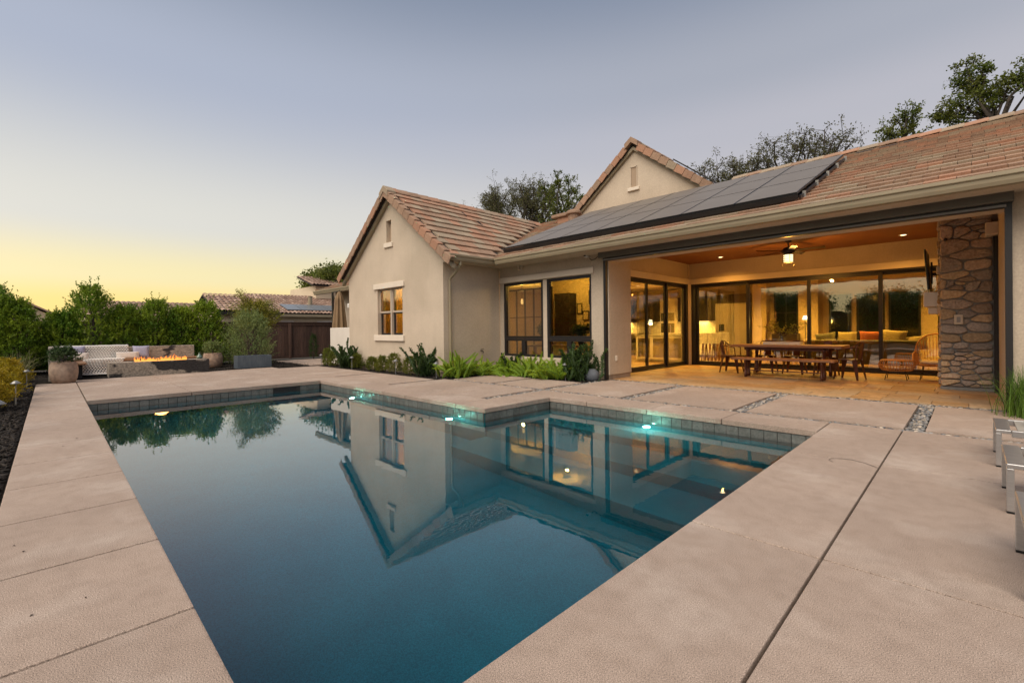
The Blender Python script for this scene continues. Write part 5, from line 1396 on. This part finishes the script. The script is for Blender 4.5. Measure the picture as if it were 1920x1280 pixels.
# ---- path lights
def path_light(x, y, label, m):
    t = thing('path_light', label, 'path light', (x, y, 0), 'mushroom path lights')
    MB().tube([(x, y, -.04), (x, y, .36)], .009, 8).build('stake', m, t)
    MB().lathe([(.068, 0), (.07, .008), (.02, .05), (.008, .055)], (x, y, .355), 18).build('hat', m, t, smooth=True)
GM = mat('grey_zinc_paint', (.20, .21, .22), rough=.5, metal=.3)
LM = mat('pale_metal', (.30, .30, .29), rough=.4, metal=.5)
for x, y, l_, m in ((-16.35, 6.78, 'grey mushroom path light in front of the far boxwood', GM), (-13.95, 6.76, 'grey mushroom path light in front of the third boxwood', GM), (-11.35, 6.78, 'dark mushroom path light between two boxwoods below the window', GM), (-9.55, 6.86, 'grey mushroom path light in front of the corner fern', GM), (-6.72, 8.50, 'grey mushroom path light before the bushy dark privet', GM),
                    (-15.35, -.40, 'pale path light beside the golden shrub near the flax', LM), (-11.75, -.44, 'pale path light among the golden shrubs', LM), (-8.4, -.46, 'pale path light standing alone in the black mulch', LM)):
    path_light(x, y, l_, m)
# ---- parasol behind the low white wall, garden wall
gwall = MB().box(-17.05, -15.16, 7.42, 7.60, 0, 1.34).build('garden_wall', WHITEWALL, bevel=.01)
tag(gwall, 'low white rendered wall joining the gable corner', 'wall')
um = thing('closed_parasol', 'closed tan cantilever parasol behind the low white wall', 'parasol', (-17.6, 8.05, 0))
m = MB(); nn_ = 48
pr = [(.03, 2.78), (.09, 2.70), (.16, 2.45), (.15, 2.40), (.17, 2.2), (.21, 1.8), (.25, 1.35), (.26, 1.0), (.05, .98)]
vv = []
for i, (r_, z) in enumerate(pr):
    for j in range(nn_):
        a = 6.2832 * j / nn_; q = 1 + (.22 if 1 < i < 8 else .05) * math.cos(a * 8)
        vv.append((-17.62 + r_ * q * math.cos(a), 8.05 + r_ * q * math.sin(a), z))
m.add(vv, [(i * nn_ + j, i * nn_ + (j + 1) % nn_, (i + 1) * nn_ + (j + 1) % nn_, (i + 1) * nn_ + j) for i in range(len(pr) - 1) for j in range(nn_)])
m.build('canopy', CANVAS, um, smooth=True)
MB().bar((-18.35, 8.1, 2.80), (-18.25, 8.1, 0), .07, .07).build('mast', BLACK, um)
MB().bar((-18.33, 8.1, 2.76), (-17.9, 8.08, 2.1), .03, .03).bar((-18.33, 8.1, 2.79), (-17.62, 8.05, 2.81), .04, .04).build('arm', BLACK, um)
MB().tube([(-17.62, 8.05, 2.8), (-17.62, 8.05, .95)], .02, 8).build('hub_pole', BLACK, um)
# rear part of the house behind the parasol
MB().box(-19.5, -15.2, 8.75, 9.0, 0, 3.0).build('rear_wall', STUCCO, H)
MB().prism([(8.25, 2.98), (12.5, 4.5), (12.5, 4.4), (8.25, 2.88)], 0, -20.3, -15.4).build('rear_roof', UNDER, H)
rfv = MB()
sr = Vector((0, 1, .357)).normalized()
for c in range(8):
    for i in range(15):
        mm = frame_m(Vector((-20.3 + i * TW + (c % 2) * .16, 8.2, 2.98)) + sr * EXP * c, (1, 0, 0), sr)
        rfv.add([mm @ Vector(v) for v in tl.v], tl.f)
kind(rfv.build('rear_tile_field', TILE_I, H), 'stuff')
MB().prism([(8.25 + a, 2.80 + b) for a, b in gp], 0, -20.3, -15.4).build('gutter', TAUPE, H)
# ---- fence, board by board
fn = thing('board_fence', 'dark brown stained board fence behind the hedge', 'fence', (-21.9, 4, 0))
bme = MB().box(-.01, .01, .003, .137, .02, 1.62).mesh('board'); bme.materials.append(FENCE)
for k in range(96):
    o = link('board', bme, None, fn); o.location = (rnd.uniform(-.004, .004), -3.5 + k * .14 - 4, 0)
MB().box(-21.97, -21.83, -3.5, 9.94, 1.62, 1.66).build('cap_rail', FENCE, fn)
MB().box(-21.885, -21.86, -3.5, 9.94, 1.50, 1.60).box(-21.885, -21.86, -3.5, 9.94, .02, .14).build('rail', FENCE, fn)
for k in range(7): MB().box(-21.86, -21.77, -3.4 + k * 2.2, -3.31 + k * 2.2, 0, 1.6).build('post', FENCE, fn)
# ================================================================== NEIGHBOURS AND TREES
NW = mat('neighbour_stucco', (.70, .58, .42), (.65, .54, .39), s=1, rough=.9)
NT = mat('barrel_tile', (.34, .225, .17), (.26, .17, .13), s=5, rough=.85, rv=.2, isl=True, c3=(.42, .30, .235), spec=.2)
def barrel_roof(par, name, p0, along, upd, ln, wd, tw_=.28, ex=.40):
    """field of barrel tiles: p0 lower corner, along eave dir, up-slope dir"""
    a = np.array(Vector(along).normalized()); s_ = np.array(Vector(upd).normalized()); nn = np.cross(a, s_)
    if nn[2] < 0: nn = -nn
    ni, nj = int(ln / tw_), int(wd / ex)
    th = np.linspace(0, math.pi, 5)
    V, F = [], []
    p0 = np.array(p0)
    for j in range(nj):
        for i in range(ni):
            o_ = p0 + a * (i * tw_) + s_ * (j * ex)
            q = len(V)
            for e, lift in ((0, .055), (ex * 1.05, .02)):
                for t_ in th: V.append(o_ + a * (tw_ / 2 - tw_ * .52 * math.cos(t_)) + s_ * e + nn * (lift + .075 * math.sin(t_)))
            F += [(q + k, q + k + 1, q + k + 6, q + k + 5) for k in range(4)]
    o = link(name, npmesh(name, np.array(V), np.array(F)), NT, par); kind(o, 'stuff')
    return o
# house with the near gable
nA = thing('neighbour_house', 'cream neighbour house with a tiled gable roof behind the fence', 'house', (-33, 8.5, 0))
MB().box(-37, -31.05, 7.0, 9.9, -.1, 2.55).prism([(-37, 2.55), (-31.05, 2.55), (-34.0, 3.55)], 1, 7.0, 7.2).build('wall', NW, nA)
MB().prism([(-30.6, 2.42), (-34.0, 3.60), (-34.0, 3.52), (-30.6, 2.34)], 1, 6.7, 10.2).prism([(-37.4, 2.42), (-34.0, 3.60), (-34.0, 3.52), (-37.4, 2.34)], 1, 6.7, 10.2).build('roof', UNDER, nA)
barrel_roof(nA, 'roof_tile_field', (-30.55, 6.7, 2.44), (0, 1, 0), (-3.4, 0, 1.18), 3.5, 3.6)
MB().box(-30.62, -30.52, 6.7, 10.2, 2.26, 2.42).build('gutter', BRONZE, nA)
MB().box(-31.06, -31.0, 8.3, 9.4, 1.0, 2.1).build('window', DARKW, nA)
# big two-level house
nB = thing('neighbour_house', 'two-level cream neighbour house with solar panels beyond the parasol', 'house', (-36, 14, 0))
MB().box(-42, -35.05, 11.4, 20, -.1, 2.45).build('wall', NW, nB)
MB().box(-46, -40.0, 16.2, 23, 2.4, 5.2).build('upper_wall', NW, nB)
MB().prism([(-34.6, 2.5), (-41.2, 4.3), (-41.2, 4.2), (-34.6, 2.4)], 1, 10.9, 20.5).build('roof', UNDER, nB)
barrel_roof(nB, 'roof_tile_field', (-34.55, 10.9, 2.5), (0, 1, 0), (-6.6, 0, 1.8), 9.6, 6.8)
MB().prism([(-39.5, 5.2), (-43, 6.2), (-43, 6.1), (-39.5, 5.1)], 1, 15.7, 23.4).build('upper_roof', UNDER, nB)
barrel_roof(nB, 'upper_tile_field', (-39.4, 15.7, 5.2), (0, 1, 0), (-3.5, 0, 1.0), 7.6, 3.6)
MB().box(-34.66, -34.52, 10.9, 20.5, 2.30, 2.48).build('gutter', TAUPE, nB)
for k, y in enumerate((11.75, 14.3, 15.15, 16.0)):
    o = MB().box(-35.05, -34.98, y - .06, y + .80, 1.05, 2.0).build('window', WHITE, nB)
    MB().box(-34.985, -34.97, y, y + .74, 1.1, 1.93).build('pane', mat('far_glass', (.06, .075, .07), rough=.1, spec=.7), o)
PA = mat('far_panel', (.16, .18, .20), rough=.3)
for k in range(5):
    y = 12.2 + k * 1.05
    MB().add([(-35.2, y, 2.86), (-35.2, y + 1.0, 2.86), (-36.9, y + 1.0, 3.33), (-36.9, y, 3.33), (-35.2, y, 2.82), (-35.2, y + 1.0, 2.82), (-36.9, y + 1.0, 3.29), (-36.9, y, 3.29)], [(0, 1, 2, 3), (7, 6, 5, 4), (0, 4, 5, 1), (1, 5, 6, 2), (2, 6, 7, 3), (3, 7, 4, 0)]).build('solar_panel', PA, nB)
MB().lathe([(.16, 0), (.16, .7), (.2, .72)], (-37.2, 14.6, 3.3), 12).build('flue', TAUPE, nB)
# long low roof behind hedge, and far-left roof
nC = thing('neighbour_house', 'long low neighbour house with a red-brown tiled ridge behind the hedge', 'house', (-40, 4.5, 0))
MB().box(-46, -38.5, 1.5, 8.3, -.1, 2.4).build('wall', NW, nC)
MB().prism([(-38, 2.3), (-42, 3.45), (-42, 3.35), (-38, 2.2)], 1, 1.2, 8.6).build('roof', UNDER, nC)
barrel_roof(nC, 'roof_tile_field', (-37.95, 1.2, 2.3), (0, 1, 0), (-4, 0, 1.15), 7.4, 4.1)
nD = thing('neighbour_house', 'distant neighbour house with a small gable above the hedge gap', 'house', (-44, -1, 0))
MB().box(-48, -43.5, -3.5, .2, -.1, 2.3).prism([(-3.5, 2.3), (.2, 2.3), (-1.2, 3.3)], 0, -48, -43.5).build('wall', NW, nD)
MB().prism([(-1.2, 3.45), (.5, 2.45), (.5, 2.35), (-1.2, 3.33)], 0, -48.3, -43.2).prism([(-1.2, 3.45), (-3.8, 2.0), (-3.8, 1.9), (-1.2, 3.33)], 0, -48.3, -43.2).build('roof', NT, nD)
# ---- trees
def tree(name, label, loc, h, seed, levels=5, spread=.62, nleaf=26, ll=.12, lw=.07, m=L_OAK, trunk_r=.28, group=None, clump=.35, first=.35, rz=0, nb=(3, 4)):
    r2 = np.random.default_rng(seed)
    segs, tips = [], []
    def grow(p, d, ln, r_, lv):
        pts = [p]; q = p.copy(); dd = d.copy()
        for _ in range(3):
            dd = dd + r2.normal(0, .16, 3); dd /= np.linalg.norm(dd)
            q = q + dd * ln / 3; pts.append(q)
        segs.append((pts, [r_, r_ * .88, r_ * .78, r_ * .66]))
        if lv >= levels - 2:
            tips.append(((pts[-1] + pts[-2]) / 2, dd))
        if lv >= levels:
            tips.append((pts[-1], dd)); return
        k = r2.integers(nb[0], nb[1] + 1)
        for i in range(k):
            a = 6.283 * (i / k) + r2.uniform(-.5, .5)
            u_ = np.cross(dd, [.3, .2, 1.0] if abs(dd[2]) < .9 else [1, 0, 0]); u_ /= np.linalg.norm(u_); v_ = np.cross(dd, u_)
            sp_ = spread * r2.uniform(.6, 1.25)
            nd = dd + (u_ * math.cos(a) + v_ * math.sin(a)) * sp_ + np.array([0, 0, .12]); nd /= np.linalg.norm(nd)
            grow(pts[-1] if r2.random() < .7 else pts[-2], nd, ln * r2.uniform(.62, .85), r_ * .58, lv + 1)
    grow(np.zeros(3), np.array([0, 0, 1.0]), h * first, trunk_r, 0)
    mxz = max(t_[0][2] for t_ in tips)
    s_ = h / mxz
    segs = [([q * s_ for q in pts], [r_ for r_ in rr]) for pts, rr in segs]
    T = np.array([t_[0] * s_ for t_ in tips]); TD = np.array([t_[1] for t_ in tips])
    keep = r2.random(len(T)) < .85
    T, TD = T[keep], TD[keep]
    P = (T[:, None] + r2.normal(0, clump, (len(T), nleaf, 3)) * np.array([1, 1, .7])).reshape(-1, 3)
    D = (TD[:, None] * .4 + r2.normal(0, .7, (len(T), nleaf, 3))).reshape(-1, 3)
    V, F = leaves(P, D, ll, lw)
    t = thing(name, label, 'tree', loc, group, rz)
    o = link('crown', npmesh('crown', V, F), m, t); o.location = (0, 0, 0)
    mm = MB()
    for pts, rr in segs: mm.tube(pts, rr, 6 if rr[0] > .05 else 4, cap=False)
    o = mm.build('trunk', BARK, t, smooth=True); o.location = (0, 0, 0)
    return t
def limb_tree(name, label, base, fork, clumps, m, seed, ll, lw, nl, tr, group=None, twigs=10, twl=.5):
    """a tree grown towards measured crown clumps (x, y, z, radius): limbs, twigs, then leaves along the twigs"""
    r2 = np.random.default_rng(seed)
    base = np.array(base, float); fork = np.array(fork, float)
    mm = MB()
    mm.tube([base, base * .6 + fork * .4 + r2.normal(0, .15, 3), fork], [tr, tr * .8, tr * .6], 8, cap=False)
    PP, DD = [], []
    for (x, y, z, rr) in clumps:
        c = np.array([x, y, z]); L0 = np.linalg.norm(c - fork)
        p1 = fork * .62 + c * .38 + r2.normal(0, .10 * L0, 3) * [1, 1, .5] + [0, 0, .06 * L0]; p2 = fork * .25 + c * .75 + r2.normal(0, .06 * L0, 3)
        mm.tube([fork, p1, p2, c], [tr * .42, tr * .28, tr * .17, tr * .08], 5, cap=False)
        for k in range(twigs):
            st_ = p2 + (c - p2) * r2.uniform(0, 1.0)
            d = r2.normal(0, 1, 3); d[2] = d[2] * .6 + .35; d /= np.linalg.norm(d)
            ln = rr * r2.uniform(.6, 1.25)
            bend = st_ + d * ln * .5 + r2.normal(0, .12 * ln, 3); e_ = st_ + d * ln + r2.normal(0, .15 * ln, 3)
            mm.tube([st_, bend, e_], [tr * .06, tr * .04, tr * .015], 4, cap=False)
            for j in range(4):
                s2 = bend + (e_ - bend) * r2.uniform(-.4, 1); d2 = d + r2.normal(0, .8, 3); d2 /= np.linalg.norm(d2)
                e2 = s2 + d2 * ln * twl * r2.uniform(.4, 1)
                mm.tube([s2, e2], [tr * .03, tr * .01], 3, cap=False)
                t_ = r2.uniform(.15, 1.1, (nl, 1))
                PP.append(s2 + (e2 - s2) * t_ + r2.normal(0, .05 * rr + .03, (nl, 3))); DD.append(d2 * .5 + r2.normal(0, .7, (nl, 3)))
    V, F = leaves(np.concatenate(PP), np.concatenate(DD), ll, lw)
    t = thing(name, label, 'tree', tuple(base), group)
    link('crown', npmesh('crown', V, F), m, t)
    mm.build('trunk', BARK, t, smooth=True)
    return t
def rc_(n, x0, x1, y, top, drop, rr, seed):
    """n clumps spread over a dome between x0 and x1"""
    r2 = np.random.default_rng(seed); out = []
    for i in range(n):
        f_ = (i + .5) / n; x = x0 + (x1 - x0) * f_ + r2.normal(0, .15)
        dome = math.sin(math.pi * min(max(f_, .06), .94)) ** .6
        out.append((x, y + r2.uniform(-1.4, 1.4), top - drop * (1 - dome) - r2.uniform(0, drop * .75), rr * r2.uniform(.7, 1.2)))
    return out
limb_tree('oak_tree', 'sparse grey oak above the wing ridge, further from the gable', (-27.6, 26, 0), (-27.8, 26, 7.5), rc_(24, -30.6, -25.6, 26, 13.4, 2.6, .95, 3), L_OAK2, 3, .13, .06, 6, .30, 'sparse oaks behind the roof', 14, .55)
limb_tree('oak_tree', 'sparse grey oak above the wing ridge, between its two neighbours', (-23.8, 26.5, 0), (-23.6, 26.5, 7.5), rc_(24, -26.8, -21.9, 26.5, 12.9, 2.6, .95, 4), L_OAK2, 4, .13, .065, 7, .30, 'sparse oaks behind the roof', 14, .55)
limb_tree('oak_tree', 'dark upright oak beside the upper gable', (-20.2, 25.5, 0), (-20.4, 25.5, 7.0), [(-21.9, 25.5, 11.9, .45), (-21.8, 25.6, 11.2, .5), (-21.6, 25, 10.4, .6), (-20.6, 25.4, 12.35, .35), (-20.3, 25.6, 11.9, .5), (-20.2, 25, 11.2, .65), (-19.7, 25.5, 11.6, .4), (-19.4, 25.7, 10.9, .5), (-20.9, 25.2, 10.0, .8), (-19.6, 25.4, 10.2, .6), (-18.7, 25.6, 10.3, .4), (-18.9, 25.2, 9.6, .6), (-21.5, 25.4, 9.3, .8), (-20.2, 25.4, 9.2, .9)], L_OAK, 5, .13, .075, 8, .26, None, 11, .6)
limb_tree('oak_tree', 'wide sparse oak over the solar panels near the gable', (-9.0, 26, 0), (-9.0, 26, 6.5), rc_(18, -11.2, -7.6, 26, 10.3, 1.7, .7, 6), L_OAK2, 6, .11, .055, 6, .26, 'sparse oaks behind the roof', 12, .55)
limb_tree('oak_tree', 'wide sparse oak over the top of the solar panels', (-6.2, 26.5, 0), (-6.2, 26.5, 6.3), rc_(26, -8.8, -3.2, 26.5, 10.9, 1.9, .85, 8), L_OAK2, 8, .11, .055, 6, .26, 'sparse oaks behind the roof', 12, .55)
limb_tree('oak_tree', 'dark spreading oak behind the right roof ridge', (.9, 22, 0), (.7, 22, 7.6), [(-.05, 22, 10.1, .33), (-.1, 22.2, 9.8, .35), (.25, 21.9, 9.75, .25), (-.15, 22, 9.35, .38), (.35, 22, 9.35, .33), (-.25, 22.1, 8.95, .4), (.1, 21.8, 8.95, .42), (.5, 22, 8.9, .4), (.95, 22, 9.0, .38), (1.2, 22, 9.2, .4), (1.5, 22, 9.3, .45), (-.45, 22, 8.6, .38), (0, 22, 8.55, .45), (.55, 22, 8.5, .4), (-.75, 22, 8.45, .25), (1.6, 21.8, 8.7, .4)], L_OAK, 12, .095, .055, 8, .15, 'leafy oaks behind the roof', 12, .62)
limb_tree('oak_tree', 'leafy oak low behind the roof ridge near the vents', (-1.7, 22.5, 0), (-1.7, 22.5, 7.0), [(-2.35, 22.5, 8.75, .28), (-2.15, 22.3, 8.55, .30), (-1.95, 22.5, 8.95, .28), (-1.7, 22.4, 9.15, .25), (-1.45, 22.5, 9.25, .22), (-1.55, 22.6, 8.75, .25), (-1.75, 22.4, 8.35, .35), (-2.1, 22.4, 8.2, .35), (-1.2, 22.5, 8.2, .2)], L_OAK, 14, .085, .05, 6, .2, 'leafy oaks behind the roof', 11, .62)
tree('oak_tree', 'round dark tree rising behind the two-level neighbour house', (-46, 20.5, 0), 7.9, 21, 5, .7, 60, .24, .15, L_OAK, .25, None, .42)
# garden behind the camera, seen only in the glass: trees
gt = [tree('garden_tree', 'bushy garden tree mirrored in the door and window glass', (x, -11.5, 0), h, sd, 4, .75, 150, .13, .08, L_DARK, .12, 'garden trees mirrored in the glass', .42, .22) for x, h, sd in ((-8.5, 3.5, 31), (-4.6, 3.2, 32), (-1.0, 3.5, 33))]
for k, (x, y, s_) in enumerate(((2.6, -11, 1.0), (6.4, -11.5, 1.1), (-12.4, -11.5, 1.1), (-16, -11.8, 1.3), (-19.2, -11.5, 1.6), (-22.5, -11.5, 1.7), (-26, -11.8, 1.6), (-29.5, -12, 1.3), (-33.5, -12.5, 1.15), (-38, -12.5, 1.1), (-42, -12.5, 1.2), (-46, -13, 1.1), (-50, -13, 1.2), (-54, -13, 1.2))):
    c = copy_tree(gt[k % 3]); c.location = (x, y, 0); c.scale = (s_ * 1.15, s_ * 1.15, s_); c.rotation_euler = (0, 0, k * 1.3)
rf = thing('added_rear_fence', 'added unseen fence keeping bright sky out of the glass below the mirrored garden trees', 'fence', (-20, -14.5, 0))  # added out of view to block low sky under the crowns in reflections
rme = MB().box(0, 1.18, -.02, .02, 0, 2.3).mesh('panel'); rme.materials.append(FENCE)
for k in range(66):
    o = link('panel', rme, None, rf); o.location = (-62 + k * 1.2 + 20, 0, 0)
# ---- litter on the deck
lfm = mat('dead_leaf', (.035, .022, .014), rough=.8)
for k, (x, y, a, l_) in enumerate(((-3.72, -.12, .4, .022), (-3.86, -.16, .9, .014), (-2.85, -.07, 2.6, .018), (-2.86, .10, .2, .014), (-6.9, .08, 1.2, .018), (-7.3, .2, 2.0, .025), (-1.05, 8.6, 1.0, .02))):
    o = MB().add([(-l_ / 2, 0, .002), (0, l_ * .22, .006), (l_ / 2, 0, .003), (0, -l_ * .22, .007), (-l_ / 2, 0, .0005), (0, l_ * .22, .004), (l_ / 2, 0, .001), (0, -l_ * .22, .005)], [(0, 1, 2, 3), (7, 6, 5, 4), (0, 4, 5, 1), (1, 5, 6, 2), (2, 6, 7, 3), (3, 7, 4, 0)]).build('fallen_leaf', lfm)
    o.location = (x, y, .0005); o.rotation_euler = (0, 0, a)
    tag(o, ('tiny dark fallen leaf on the pool walk' if k < 6 else 'tiny dark fallen leaf on the slab before the patio'), 'leaf', 'fallen leaves on the deck')
wr_ = MB().tube([(-.86, 4.86, .004), (-.90, 4.90, .004), (-.90, 4.97, .004), (-.84, 5.03, .004), (-.76, 5.05, .004), (-.66, 5.01, .004), (-.58, 4.93, .004), (-.56, 4.90, .004)], .0016, 5).build('loose_wire', BLACK)
tag(wr_, 'thin dark loose wire curled on the pool coping', 'wire')
